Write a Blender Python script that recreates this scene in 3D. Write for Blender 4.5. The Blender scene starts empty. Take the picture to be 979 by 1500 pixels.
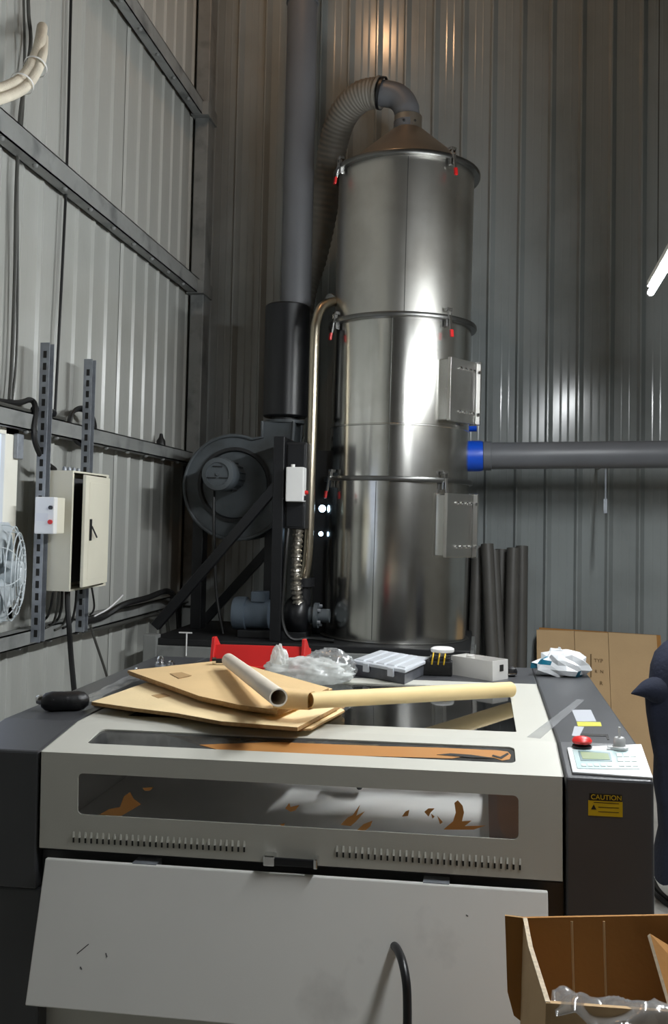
import bpy, bmesh, math, random
from mathutils import Vector, Matrix, noise
R = math.radians
PI = math.pi
random.seed(7)
scene = bpy.context.scene
COL = scene.collection

# ------------------------------------------------------------------ camera
F, CX, CY = 1400.0, 489.5, 700.0            # focal length and principal point, in pixels of a 979 x 1500 frame
YAW, PIT, ROLL = R(8.8), R(2.5), R(1.2)
CAM = Vector((0, 0, 1.57))
_f = Vector((-math.sin(YAW)*math.cos(PIT), math.cos(YAW)*math.cos(PIT), math.sin(PIT)))
_r = Vector((math.cos(YAW), math.sin(YAW), 0)); _u = _r.cross(_f)
_c, _s = math.cos(ROLL), math.sin(ROLL)
RT_, UP_ = _r*_c + _u*_s, -_r*_s + _u*_c
cam_data = bpy.data.cameras.new('camera'); cam = bpy.data.objects.new('camera', cam_data)
COL.objects.link(cam)
m3 = Matrix((RT_, UP_, -_f)).transposed()
cam.matrix_world = Matrix.Translation(CAM) @ m3.to_4x4()
cam_data.sensor_fit = 'AUTO'; cam_data.sensor_width = 36.0
cam_data.lens = F/1500.0*36.0
cam_data.shift_y = -(750.0 - CY)/1500.0
cam_data.clip_start = 0.05
scene.camera = cam

# ------------------------------------------------------------------ world, exposure
world = bpy.data.worlds.new('world'); scene.world = world; world.use_nodes = True
world.node_tree.nodes['Background'].inputs[0].default_value = (0.55, 0.62, 0.7, 1)
world.node_tree.nodes['Background'].inputs[1].default_value = 0.0
vs = scene.view_settings
vs.view_transform = 'Standard'; vs.look = 'None'; vs.gamma = 1.0; vs.use_curve_mapping = False
vs.exposure = 0.0
TUBE_POWER = 425.0       # emission of the fluorescent tubes
WARM_POWER = 165.0       # emission of the warm high-bay bulb
WINDOW_POWER = 1.3

# ------------------------------------------------------------------ pixel -> direction helpers
def ray(px, py): return _f + RT_*((px-CX)/F) - UP_*((py-CY)/F)
def onX(px, py, X): d = ray(px, py); return CAM + d*(X/d.x)
def onY(px, py, Y): d = ray(px, py); return CAM + d*(Y/d.y)
def onZ(px, py, Z): d = ray(px, py); return CAM + d*((Z-1.57)/d.z)
# the laser cutter stands slightly out of level: its own frame
PIV = Vector((-.48, 2.6, 1.02))
MF = Matrix.Translation(PIV) @ Matrix.Rotation(R(-.7), 4, 'Y') @ Matrix.Translation(-PIV)
MI = MF.inverted(); MO = MI @ CAM; MR = MI.to_3x3()
def mZ(px, py, Z=1.02): d = MR @ ray(px, py); return MO + d*((Z-MO.z)/d.z)
def mY(px, py, Y): d = MR @ ray(px, py); return MO + d*((Y-MO.y)/d.y)
def mX(px, py, X): d = MR @ ray(px, py); return MO + d*((X-MO.x)/d.x)
ID = Matrix.Identity(4)

# ------------------------------------------------------------------ materials
def lin(c):
    return tuple(((v/255)/12.92 if v/255 <= .04045 else ((v/255+.055)/1.055)**2.4) for v in c)
MATS = {}
def mat(name, rgb, rough=.5, metal=0.0, var=.12, scale=6.0, bump=0.0, bscale=60.0, stretch=(1,1,1), rvar=0.0,
        spec=.5, rgb2=None, coat=0.0, trans=0.0, dirt=None):
    m = bpy.data.materials.new(name); m.use_nodes = True
    nt = m.node_tree; N = nt.nodes; L = nt.links
    b = N['Principled BSDF']
    tc = N.new('ShaderNodeTexCoord'); mp = N.new('ShaderNodeMapping'); mp.inputs['Scale'].default_value = stretch
    L.new(tc.outputs['Object'], mp.inputs['Vector'])
    nz = N.new('ShaderNodeTexNoise'); nz.inputs['Scale'].default_value = scale; nz.inputs['Detail'].default_value = 5
    L.new(mp.outputs[0], nz.inputs['Vector'])
    rp = N.new('ShaderNodeValToRGB')
    c1 = lin(rgb)
    c2 = lin(rgb2) if rgb2 else c1
    rp.color_ramp.elements[0].position = .3; rp.color_ramp.elements[1].position = .7
    rp.color_ramp.elements[0].color = tuple(v*(1-var) for v in c1) + (1,)
    rp.color_ramp.elements[1].color = tuple(min(1, v*(1+var)) for v in c2) + (1,)
    L.new(nz.outputs['Fac'], rp.inputs[0])
    out = rp.outputs[0]
    if dirt:
        n2 = N.new('ShaderNodeTexNoise'); n2.inputs['Scale'].default_value = dirt[1]; n2.inputs['Detail'].default_value = 8
        L.new(tc.outputs['Object'], n2.inputs['Vector'])
        r2 = N.new('ShaderNodeValToRGB'); r2.color_ramp.elements[0].position = dirt[2]; r2.color_ramp.elements[1].position = dirt[3]
        L.new(n2.outputs['Fac'], r2.inputs[0])
        mx = N.new('ShaderNodeMix'); mx.data_type = 'RGBA'
        L.new(r2.outputs[0], mx.inputs['Factor']); L.new(out, mx.inputs['A']); mx.inputs['B'].default_value = lin(dirt[0]) + (1,)
        out = mx.outputs['Result']
    L.new(out, b.inputs['Base Color'])
    b.inputs['Roughness'].default_value = rough; b.inputs['Metallic'].default_value = metal
    b.inputs['Specular IOR Level'].default_value = spec
    b.inputs['Coat Weight'].default_value = coat
    b.inputs['Transmission Weight'].default_value = trans
    if rvar:
        mr = N.new('ShaderNodeMapRange'); mr.inputs['To Min'].default_value = max(.02, rough-rvar); mr.inputs['To Max'].default_value = rough+rvar
        n3 = N.new('ShaderNodeTexNoise'); n3.inputs['Scale'].default_value = scale*.7; n3.inputs['Detail'].default_value = 6
        L.new(mp.outputs[0], n3.inputs['Vector'])
        L.new(n3.outputs['Fac'], mr.inputs['Value']); L.new(mr.outputs[0], b.inputs['Roughness'])
    if bump:
        nb = N.new('ShaderNodeTexNoise'); nb.inputs['Scale'].default_value = bscale; nb.inputs['Detail'].default_value = 3
        L.new(mp.outputs[0], nb.inputs['Vector'])
        bp = N.new('ShaderNodeBump'); bp.inputs['Strength'].default_value = bump; bp.inputs['Distance'].default_value = .01
        L.new(nb.outputs['Fac'], bp.inputs['Height']); L.new(bp.outputs[0], b.inputs['Normal'])
    MATS[name] = m
    return m
def mat_emit(name, rgb, strength):
    m = bpy.data.materials.new(name); m.use_nodes = True; nt = m.node_tree
    nt.nodes.remove(nt.nodes['Principled BSDF'])
    e = nt.nodes.new('ShaderNodeEmission'); e.inputs[0].default_value = lin(rgb) + (1,); e.inputs[1].default_value = strength
    nt.links.new(e.outputs[0], nt.nodes['Material Output'].inputs[0])
    MATS[name] = m; return m
def mat_clear(name, tint=(230,235,235), rough=.03, ior=1.5, haze=0.0, hazergb=(200,200,200), hz_scale=3.0, bump=0.0):
    """thin clear sheet: see-through, mirror at its Fresnel share, with an optional milky share"""
    m = bpy.data.materials.new(name); m.use_nodes = True; nt = m.node_tree; N = nt.nodes; L = nt.links
    N.remove(N['Principled BSDF'])
    tr = N.new('ShaderNodeBsdfTransparent'); tr.inputs[0].default_value = lin(tint) + (1,)
    gl = N.new('ShaderNodeBsdfGlossy'); gl.inputs['Roughness'].default_value = rough
    fr = N.new('ShaderNodeFresnel'); fr.inputs[0].default_value = ior
    tc = N.new('ShaderNodeTexCoord')
    nz = N.new('ShaderNodeTexNoise'); nz.inputs['Scale'].default_value = hz_scale; nz.inputs['Detail'].default_value = 6
    L.new(tc.outputs['Object'], nz.inputs['Vector'])
    if bump:
        bp = N.new('ShaderNodeBump'); bp.inputs['Strength'].default_value = bump; bp.inputs['Distance'].default_value = .01
        L.new(nz.outputs['Fac'], bp.inputs['Height']); L.new(bp.outputs[0], gl.inputs['Normal'])
    base = tr.outputs[0]
    if haze:
        df = N.new('ShaderNodeBsdfDiffuse'); df.inputs[0].default_value = lin(hazergb) + (1,)
        mr = N.new('ShaderNodeMapRange'); mr.inputs['From Min'].default_value = .3; mr.inputs['From Max'].default_value = .7
        mr.inputs['To Min'].default_value = haze*.5; mr.inputs['To Max'].default_value = min(1, haze*1.5)
        L.new(nz.outputs['Fac'], mr.inputs['Value'])
        mh = N.new('ShaderNodeMixShader'); L.new(mr.outputs[0], mh.inputs[0]); L.new(tr.outputs[0], mh.inputs[1]); L.new(df.outputs[0], mh.inputs[2])
        base = mh.outputs[0]
    mx = N.new('ShaderNodeMixShader'); L.new(fr.outputs[0], mx.inputs[0]); L.new(base, mx.inputs[1]); L.new(gl.outputs[0], mx.inputs[2])
    L.new(mx.outputs[0], N['Material Output'].inputs[0])
    MATS[name] = m; return m

def mat_film(name, rgb, opacity, gloss=.18, rough=.12, scale=18.0, bump=.5):
    """thin plastic film: partly see-through, partly milky, with small glints"""
    m = bpy.data.materials.new(name); m.use_nodes = True; nt = m.node_tree; N = nt.nodes; L = nt.links
    N.remove(N['Principled BSDF'])
    tr = N.new('ShaderNodeBsdfTransparent'); df = N.new('ShaderNodeBsdfDiffuse'); tl = N.new('ShaderNodeBsdfTranslucent'); gl = N.new('ShaderNodeBsdfGlossy')
    for n_ in (df, tl): n_.inputs[0].default_value = lin(rgb) + (1,)
    gl.inputs['Roughness'].default_value = rough
    tc = N.new('ShaderNodeTexCoord'); nz = N.new('ShaderNodeTexNoise'); nz.inputs['Scale'].default_value = scale; nz.inputs['Detail'].default_value = 4
    L.new(tc.outputs['Object'], nz.inputs['Vector'])
    bp = N.new('ShaderNodeBump'); bp.inputs['Strength'].default_value = bump; bp.inputs['Distance'].default_value = .01
    L.new(nz.outputs['Fac'], bp.inputs['Height']); L.new(bp.outputs[0], gl.inputs['Normal'])
    a = N.new('ShaderNodeMixShader'); a.inputs[0].default_value = .45; L.new(df.outputs[0], a.inputs[1]); L.new(tl.outputs[0], a.inputs[2])
    mr = N.new('ShaderNodeMapRange'); mr.inputs['From Min'].default_value = .3; mr.inputs['From Max'].default_value = .7
    mr.inputs['To Min'].default_value = opacity*.6; mr.inputs['To Max'].default_value = min(1, opacity*1.4); L.new(nz.outputs['Fac'], mr.inputs['Value'])
    b = N.new('ShaderNodeMixShader'); L.new(mr.outputs[0], b.inputs[0]); L.new(tr.outputs[0], b.inputs[1]); L.new(a.outputs[0], b.inputs[2])
    c = N.new('ShaderNodeMixShader'); c.inputs[0].default_value = gloss; L.new(b.outputs[0], c.inputs[1]); L.new(gl.outputs[0], c.inputs[2])
    L.new(c.outputs[0], N['Material Output'].inputs[0])
    MATS[name] = m; return m

mat('wall_sheet_grey', (148,154,154), .18, var=.05, scale=1.5, stretch=(1,1,.3), dirt=((96,98,96), 1.1, .45, .95))
mat('wall_sheet_pale', (168,169,164), .30, var=.05, scale=1.4, stretch=(1,1,.4), dirt=((140,140,132), 1.3, .5, .95))
mat('hall_paint', (118,116,110), .8, var=.1, scale=1)
mat('concrete', (176,174,168), .6, var=.12, scale=2.5, bump=.15, bscale=30, dirt=((120,118,112), 1.7, .5, .8))
mat('steel_paint', (132,134,132), .5, var=.12, scale=5, dirt=((70,72,74), 6, .5, .8))
mat('galvanised', (150,155,162), .42, metal=.35, var=.15, scale=25, rvar=.1)
mat('stainless', (206,205,200), .24, metal=1.0, var=.06, scale=1.6, stretch=(3,3,.35), bump=.10, bscale=2.2, rvar=.10, dirt=((150,146,138), 2.2, .5, .85))
mat('stainless_brushed', (206,204,198), .32, metal=1.0, var=.06, scale=1.6, stretch=(3,3,.35), bump=.08, bscale=2.2, rvar=.10, dirt=((160,155,146), 2.2, .5, .85))
mat('stainless_polished', (214,213,208), .20, metal=1.0, var=.05, scale=1.6, stretch=(3,3,.3), bump=.16, bscale=2.6, rvar=.09, dirt=((165,160,150), 2.6, .5, .85))
mat('stainless_ring', (120,120,118), .35, metal=1.0, var=.1, scale=9)
mat('stainless_pipe', (190,180,160), .28, metal=1.0, var=.1, scale=6)
mat('cone_steel', (168,158,145), .42, metal=.9, var=.08, scale=5, rvar=.08)
mat('bright_metal', (205,205,205), .35, metal=.5, var=.05)
mat('chrome', (225,225,225), .12, metal=1.0, var=.03, scale=5)
mat('flex_foil', (200,195,185), .3, metal=1.0, var=.2, scale=30, bump=.4, bscale=40)
mat('red_plastic', (205,38,36), .4, var=.06, scale=8)
mat('red_tip', (190,30,30), .4, var=.05)
mat('blue_plastic', (10,78,200), .4, var=.08, scale=8)
mat('pvc_grey', (98,100,104), .42, var=.06, scale=4)
mat('hose_grey', (122,118,110), .55, var=.08, scale=6)
mat('tube_grey', (84,82,78), .5, var=.08, scale=5)
mat('black_metal', (20,21,24), .38, var=.15, scale=6)
mat('black_plate', (26,27,29), .5, var=.15, scale=6)
mat('blower_grey', (76,82,86), .55, var=.1, scale=6, dirt=((50,52,52), 5, .5, .8))
mat('motor_blue', (92,104,116), .5, var=.1, scale=8)
mat('cable_black', (18,18,18), .5, var=.1)
mat('cable_grey', (70,70,66), .55, var=.1)
mat('hose_white', (214,206,188), .6, var=.08, scale=12, bump=.3, bscale=120)
mat('cream_paint', (222,218,200), .45, var=.03, scale=4)
mat('white_plastic', (232,232,230), .4, var=.03)
mat('fan_plastic', (196,204,208), .4, var=.05, scale=8)
mat('breaker_grey', (64,64,66), .6, var=.1)
mat('window_frame', (238,236,224), .45, var=.03)
mat('charcoal_paint', (66,67,70), .36, var=.05, scale=7, bump=.06, bscale=400)
mat('lid_paint', (192,191,182), .5, var=.03, scale=3, bump=.04, bscale=400)
mat('chute_white', (226,225,221), .45, var=.03, scale=3, dirt=((170,168,164), 3.0, .62, .8))
mat('machine_inside', (186,182,178), .6, var=.1, scale=6)
mat('bed_white', (246,243,241), .6, var=.05, scale=6)
mat('pink_board', (176,142,134), .6, var=.08, scale=6)
mat('rail_dark', (60,60,64), .4, metal=.4, var=.1)
mat('slot_dark', (28,27,25), .7, var=.1)
mat('kraft_mask', (182,130,72), .7, var=.10, scale=9, rgb2=(170,114,56))
mat('cardboard', (222,190,140), .8, var=.06, scale=6, bump=.08, bscale=90)
mat('cardboard_pale', (236,212,166), .8, var=.05, scale=5, bump=.08, bscale=90)
mat('cardboard_edge', (160,126,82), .9, var=.2, scale=80)
mat('cardboard_cut', (200,184,160), .9, var=.2, scale=120)
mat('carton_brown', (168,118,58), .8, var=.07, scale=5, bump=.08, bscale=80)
mat('carton_outer', (196,164,122), .8, var=.05, scale=5, bump=.08, bscale=80)
mat('print_dark', (116,92,60), .8, var=.1)
mat('print_faint', (180,146,100), .8, var=.1)
mat('kraft_roll', (226,200,146), .65, var=.04, scale=8)
mat('paper_white', (222,212,196), .6, var=.05, scale=12)
mat('organizer_lid', (196,200,206), .3, var=.06, scale=12)
mat('organizer_base', (84,86,92), .4, var=.2, scale=30)
mat('brass_yellow', (220,180,40), .4, metal=.3, var=.1)
mat('box_white', (214,212,208), .45, var=.03)
mat('label_white', (226,226,228), .5, var=.02)
mat('label_grey', (178,181,188), .4, var=.02)
mat('label_yellow', (190,186,52), .5, var=.04)
mat('sticker_yellow', (200,164,8), .5, var=.04)
mat('sticker_black', (16,15,12), .5, var=.05)
mat('panel_white', (226,228,230), .28, var=.03)
mat('membrane', (186,206,206), .22, var=.03)
mat('membrane_light', (226,230,230), .2, var=.03)
mat('lcd_frame', (112,136,140), .3, var=.04)
mat('lcd', (158,172,140), .2, var=.03)
mat('navy_cloth', (22,28,46), .9, var=.25, scale=9, bump=.3, bscale=60)
mat('soft_black', (16,16,18), .45, var=.2, scale=12, bump=.2, bscale=60)
mat('silver_bag', (232,235,238), .28, var=.05, scale=8)
mat('teal_plastic', (14,112,140), .3, var=.1, scale=20)
mat_clear('clear_pane', (250,250,249), .02, 1.5, haze=.03)
mat_clear('dark_pane', (246,247,247), .03, 1.5, haze=.03, hazergb=(150,150,150))
mat_clear('smoky_pane', (120,122,122), .06, 1.45, haze=.35, hazergb=(120,120,118), hz_scale=9)
mat_film('poly_film', (225,228,230), .16, .22, .15)
mat_film('poly_film_milky', (240,243,241), .68, .06, .25, 18, .3)
mat_film('tape_film', (210,212,214), .22, .10, .2, 6, .1)
mat_emit('tube_glow', (243,247,249), TUBE_POWER)
mat_emit('bulb_glow', (255,200,148), WARM_POWER)
mat_emit('pane_daylight', (214,228,255), WINDOW_POWER)
mat_emit('pilot_glow', (190,225,255), 14.0)

# ------------------------------------------------------------------ mesh building
class MB:
    def __init__(s): s.v = []; s.f = []; s.m = []; s.sm = []
    def add(s, vs, fs, mi=0, smooth=False):
        o = len(s.v); s.v += [Vector(v) for v in vs]
        for f in fs: s.f.append([o+i for i in f]); s.m.append(mi); s.sm.append(smooth)
        return s
    def box(s, a, b, mi=0, mtx=None):
        x0,y0,z0 = a; x1,y1,z1 = b
        x0,x1 = min(x0,x1),max(x0,x1); y0,y1 = min(y0,y1),max(y0,y1); z0,z1 = min(z0,z1),max(z0,z1)
        vs = [Vector(p) for p in ((x0,y0,z0),(x1,y0,z0),(x1,y1,z0),(x0,y1,z0),(x0,y0,z1),(x1,y0,z1),(x1,y1,z1),(x0,y1,z1))]
        if mtx: vs = [mtx @ v for v in vs]
        return s.add(vs, [(0,3,2,1),(4,5,6,7),(0,1,5,4),(1,2,6,5),(2,3,7,6),(3,0,4,7)], mi)
    def hexa(s, bot, top, mi=0):
        """four bottom and four top corners, same order"""
        return s.add(list(bot)+list(top), [(0,3,2,1),(4,5,6,7),(0,1,5,4),(1,2,6,5),(2,3,7,6),(3,0,4,7)], mi)
    def prism(s, poly, d, mi=0, side=None):
        """polygon of 3-D points pushed along the vector d"""
        n = len(poly); d = Vector(d); p = [Vector(q) for q in poly]
        s.add(p + [q+d for q in p], [list(range(n))[::-1], list(range(n, 2*n))], mi)
        o = len(s.v) - 2*n
        for i in range(n):
            j = (i+1) % n
            s.f.append([o+i, o+j, o+n+j, o+n+i]); s.m.append(mi if side is None else side); s.sm.append(False)
        return s
    def tube(s, path, r, n=12, mi=0, caps=True, smooth=True):
        path = [Vector(p) for p in path]; k = len(path)
        rr = r if isinstance(r, (list, tuple)) else [r]*k
        t0 = (path[1]-path[0]).normalized()
        a = t0.orthogonal().normalized(); vs = []; prev = t0
        for i, p in enumerate(path):
            t = (path[min(i+1,k-1)] - path[max(i-1,0)])
            t = t.normalized() if t.length > 1e-9 else prev
            q = prev.rotation_difference(t); a = (q @ a); a = (a - t*a.dot(t)).normalized(); b = t.cross(a); prev = t
            for j in range(n):
                w = 2*PI*j/n; vs.append(p + (a*math.cos(w) + b*math.sin(w))*rr[i])
        fs = [(i*n+j, i*n+(j+1)%n, (i+1)*n+(j+1)%n, (i+1)*n+j) for i in range(k-1) for j in range(n)]
        o = len(s.v); s.add(vs, fs, mi, smooth)
        if caps:
            for ring, rev in ((0, True), (k-1, False)):
                idx = [o+ring*n+j for j in range(n)]
                s.f.append(idx[::-1] if rev else idx); s.m.append(mi); s.sm.append(False)
        return s
    def lathe(s, prof, org, axis=(0,0,1), n=48, mi=0, cap=True, smooth=True):
        """profile of (radius, height) turned about axis"""
        ax = Vector(axis).normalized(); a = ax.orthogonal().normalized()
        if abs(ax.z) > .9: a = Vector((1,0,0)) - ax*ax.x; a.normalize()
        b = ax.cross(a); org = Vector(org); vs = []; k = len(prof)
        for r_, h in prof:
            for j in range(n):
                w = 2*PI*j/n; vs.append(org + ax*h + (a*math.cos(w)+b*math.sin(w))*r_)
        fs = [(i*n+j, i*n+(j+1)%n, (i+1)*n+(j+1)%n, (i+1)*n+j) for i in range(k-1) for j in range(n)]
        o = len(s.v); s.add(vs, fs, mi, smooth)
        if cap:
            for ring, rev in ((0, True), (k-1, False)):
                if prof[ring][0] > 1e-4:
                    idx = [o+ring*n+j for j in range(n)]
                    s.f.append(idx[::-1] if rev else idx); s.m.append(mi); s.sm.append(False)
        return s
    def ring_plate(s, corners, hole, rad, thick, mi=0, k=5):
        """flat plate (4 corners, ccw seen from outside) with a rounded window hole given by 4 corners in the same order"""
        c = [Vector(p) for p in corners]; h = [Vector(p) for p in hole]
        nrm = (c[1]-c[0]).cross(c[3]-c[0]).normalized()
        loop = []
        for i in range(4):
            p = h[i]; e1 = (h[i-1]-p).normalized(); e2 = (h[(i+1)%4]-p).normalized()
            for j in range(k):
                w = (PI/2)*j/(k-1)
                loop.append((i, p + e1*rad*(1-math.sin(w)) + e2*rad*(1-math.cos(w))))
        m = len(loop)
        for off, flip in ((Vector((0,0,0)), False), (-nrm*thick, True)):
            vs = [q+off for q in c] + [q+off for _, q in loop]; fs = []
            for a in range(m):
                b = (a+1) % m; ia, ib = loop[a][0], loop[b][0]
                f = (ia, 4+b, 4+a) if ia == ib else (ia, ib, 4+b, 4+a)
                fs.append(f[::-1] if flip else f)
            s.add(vs, fs, mi)
        vs = [q for _, q in loop] + [q-nrm*thick for _, q in loop]
        s.add(vs, [(a, (a+1) % m, m+(a+1) % m, m+a) for a in range(m)], mi)
        vs = c + [q-nrm*thick for q in c]
        s.add(vs, [((a+1) % 4, a, 4+a, 4+(a+1) % 4) for a in range(4)], mi)
        return s
    def build(s, name, mats, parent=None, base=None, bevel=0.0, seg=2, sharp=40, frame=None):
        """mesh object; coordinates are given in the frame of its thing, base is the thing's origin"""
        me = bpy.data.meshes.new(name)
        if base is None: base = Vector(parent['_b']) if parent is not None and '_b' in parent else Vector((0,0,0))
        base = Vector(base)
        me.from_pydata([v-base for v in s.v], [], s.f)
        for m in (mats if isinstance(mats, (list, tuple)) else [mats]): me.materials.append(MATS[m])
        me.polygons.foreach_set('material_index', s.m)
        me.polygons.foreach_set('use_smooth', s.sm)
        bm = bmesh.new(); bm.from_mesh(me)
        bmesh.ops.recalc_face_normals(bm, faces=bm.faces)
        if bevel:
            es = [e for e in bm.edges if len(e.link_faces) == 2 and e.calc_face_angle(0) > .5]
            bmesh.ops.bevel(bm, geom=es, offset=bevel, segments=seg, affect='EDGES', profile=.5, clamp_overlap=True)
        bm.to_mesh(me); bm.free()
        if any(s.sm): me.set_sharp_from_angle(angle=R(sharp))
        me.update()
        o = bpy.data.objects.new(name, me); COL.objects.link(o)
        if parent is not None:
            o.parent = parent
            o['_b'] = base[:]
        else:
            o.matrix_world = (frame or ID) @ Matrix.Translation(base)
            o['_b'] = base[:]
        return o
def tag(o, label=None, cat=None, group=None, kind=None):
    if label: o['label'] = label
    if cat: o['category'] = cat
    if group: o['group'] = group
    if kind: o['kind'] = kind
    return o
def thing(name, label, cat, base=(0,0,0), frame=None, group=None):
    o = bpy.data.objects.new(name, None); COL.objects.link(o); o.empty_display_size = .05
    o.matrix_world = (frame or ID) @ Matrix.Translation(Vector(base)); o['_b'] = Vector(base)[:]
    return tag(o, label, cat, group)
def copy_part(o, parent, mtx):
    """copy of a piece that shares its mesh, placed by a matrix in its parent's space"""
    c = o.copy(); COL.objects.link(c); c.parent = parent; c.matrix_basis = mtx
    return c
def smooth(pts, k=8):
    pts = [Vector(p) for p in pts]; out = []
    for i in range(len(pts)-1):
        p0, p1, p2, p3 = pts[max(i-1,0)], pts[i], pts[i+1], pts[min(i+2,len(pts)-1)]
        for j in range(k):
            t = j/k
            out.append(.5*((2*p1) + (p2-p0)*t + (2*p0-5*p1+4*p2-p3)*t*t + (3*p1-p0-3*p2+p3)*t**3))
    out.append(pts[-1]); return out
def text_mesh(txt, size, mat_name, name, parent, mtx, extrude=.0004):
    cu = bpy.data.curves.new('lettering', 'FONT'); cu.body = txt; cu.size = size; cu.extrude = extrude; cu.align_x = 'CENTER'; cu.align_y = 'CENTER'
    t = bpy.data.objects.new('lettering', cu); me = bpy.data.meshes.new_from_object(t)
    bpy.data.objects.remove(t); bpy.data.curves.remove(cu)
    me.materials.clear(); me.materials.append(MATS[mat_name])
    o = bpy.data.objects.new(name, me); COL.objects.link(o); o.parent = parent; o.matrix_basis = mtx
    return o
def blob(org, size, seed, amp=.35, freq=2.2, nu=40, nv=22, flat=True, ridge=False, lift=True):
    """crumpled closed skin on an ellipsoid, flattened underneath"""
    b = MB(); vs = []; org = Vector(org)
    for i in range(nv+1):
        th = PI*i/nv
        for j in range(nu):
            ph = 2*PI*j/nu
            d = Vector((math.sin(th)*math.cos(ph), math.sin(th)*math.sin(ph), math.cos(th)))
            q = d*freq + Vector((seed*7.1, seed*3.3, seed))
            n_ = noise.noise(q) + .5*noise.noise(q*2.3) + .25*noise.noise(q*5.1)
            if ridge: n_ = .6 - 1.6*abs(n_)
            p = d*(1+amp*n_)
            p = Vector((p.x*size[0], p.y*size[1], p.z*size[2]))
            if flat: p.z = max(p.z, -.72*size[2])
            vs.append(org + p)
    fs = [(i*nu+j, (i+1)*nu+j, (i+1)*nu+(j+1) % nu, i*nu+(j+1) % nu) for i in range(nv) for j in range(nu)]
    b.add(vs, fs, 0, True)
    return b

# =================================================================== THE SETTING
XL, YB, ZT = -2.10, 6.80, 6.6
XR, YF = 5.2, -4.8
MODW, NMOD = .207, 4
o = MB().box((XL-.2, YF-.2, -.1), (XR+.2, YB+.2, 0)).build('floor', 'concrete'); tag(o, kind='structure')
o = MB().box((XL-.2, YF-.2, ZT), (XR+.2, YB+.2, ZT+.1)).build('ceiling', 'hall_paint'); tag(o, kind='structure')
o = MB().box((XR, YF, 0), (XR+.1, YB, ZT)).build('wall_right', 'hall_paint'); tag(o, kind='structure')
o = MB().box((XL, YF-.1, 0), (XR, YF, ZT)).build('wall_front', 'hall_paint'); tag(o, kind='structure')
wb = MB().box((XL-.1, YB+.005, 0), (XR, YB+.06, ZT)).build('wall_back', 'wall_sheet_grey'); tag(wb, kind='structure')
wl = MB().box((XL-.06, YF, 0), (XL-.005, YB, ZT)).build('wall_left', 'wall_sheet_pale'); tag(wl, kind='structure')

def sheet_profile(k_=1.0):
    """(along, proud) outline of one roll-formed sheet: narrow ribs stand proud into the room, two stiffening creases between them"""
    pts = []
    for k in range(NMOD):
        u = k*MODW
        pts += [(u, 0), (u+.014, .036), (u+.024, .036), (u+.056, 0), (u+.100, 0), (u+.108, .0012), (u+.116, 0), (u+.152, 0), (u+.160, .0012), (u+.168, 0)]
    pts.append((NMOD*MODW, 0))
    return [(u, d*k_) for u, d in pts]
def sheet(name, matname, parent, base, along, proud, k_=1.0):
    al, pr = Vector(along), Vector(proud); prof = sheet_profile(k_); n = len(prof)
    vs = []
    for z in (0, ZT):
        for u, d in prof: vs.append(al*u + pr*d + Vector((0,0,z)))
    b = MB(); b.add(vs, [(i, i+1, n+i+1, n+i) for i in range(n-1)])
    ob = b.build(name, matname, parent, base=(0,0,0)); ob.location = base
    return ob
SW = MODW*NMOD
x_phase = onY(802, 500, YB).x - .012           # a rib passes here
x0 = x_phase - SW*math.ceil((x_phase-XL)/SW)
first = None; x = x0; i = 0
while x < XR:
    if first is None: first = sheet('wall_panel', 'wall_sheet_grey', wb, (x, YB, 0), (1,0,0), (0,-1,0))
    else: copy_part(first, wb, Matrix.Translation((x, YB - (.003 if i % 2 else 0), 0)))
    x += SW; i += 1
y_phase = 5.242
y0 = y_phase - SW*math.ceil((y_phase-YF)/SW) ; first = None; y = y0; i = 0
while y < YB-.01:
    if first is None: first = sheet('wall_panel', 'wall_sheet_pale', wl, (XL, y, 0), (0,1,0), (1,0,0), .38)
    else: copy_part(first, wl, Matrix.Translation((XL + (.003 if i % 2 else 0), y, 0)))
    y += SW; i += 1

# steel girts on the left wall and the corner post
def girt(idx, z0, z1):
    b = MB()
    b.box((XL+.03, YF, z0), (XL+.10, YB-.3, z0+.006)); b.box((XL+.03, YF, z1-.006), (XL+.10, YB-.3, z1))
    b.box((XL+.094, YF, z0), (XL+.10, YB-.3, z1)); b.box((XL+.03, YF, z0), (XL+.036, YB-.3, z1))
    o = b.build('trim_%d' % idx, 'steel_paint'); tag(o, kind='structure')
    y = YB-.62; k = 0; p0 = None                              # bolt heads under the lower flange, one by each rib
    while y > 2.6:
        m = Matrix.Translation((XL+.078, y, z0))
        if p0 is None:
            p0 = MB().lathe([(.014,0),(.014,-.010),(.008,-.016)], (0,0,0), n=8).build('bolt_head', 'steel_paint', o, base=(0,0,0)); p0.matrix_basis = m
        else: copy_part(p0, o, m)
        y -= .207*1.5
    return o
girt(1, .975, 1.045); girt(2, 1.940, 2.02); girt(3, 3.150, 3.255); girt(4, 4.43, 4.535)
o = MB().box((XL+.03, YB-.30, 0), (XL+.13, YB-.14, ZT)).build('trim_5', 'steel_paint', bevel=.008); tag(o, kind='structure')
for i, z in enumerate((1.01, 1.98, 3.2, 4.48)):
    MB().box((XL+.02, YB-.36, z-.055), (XL+.145, YB-.13, z+.04)).build('bracket', 'steel_paint', o)

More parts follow.
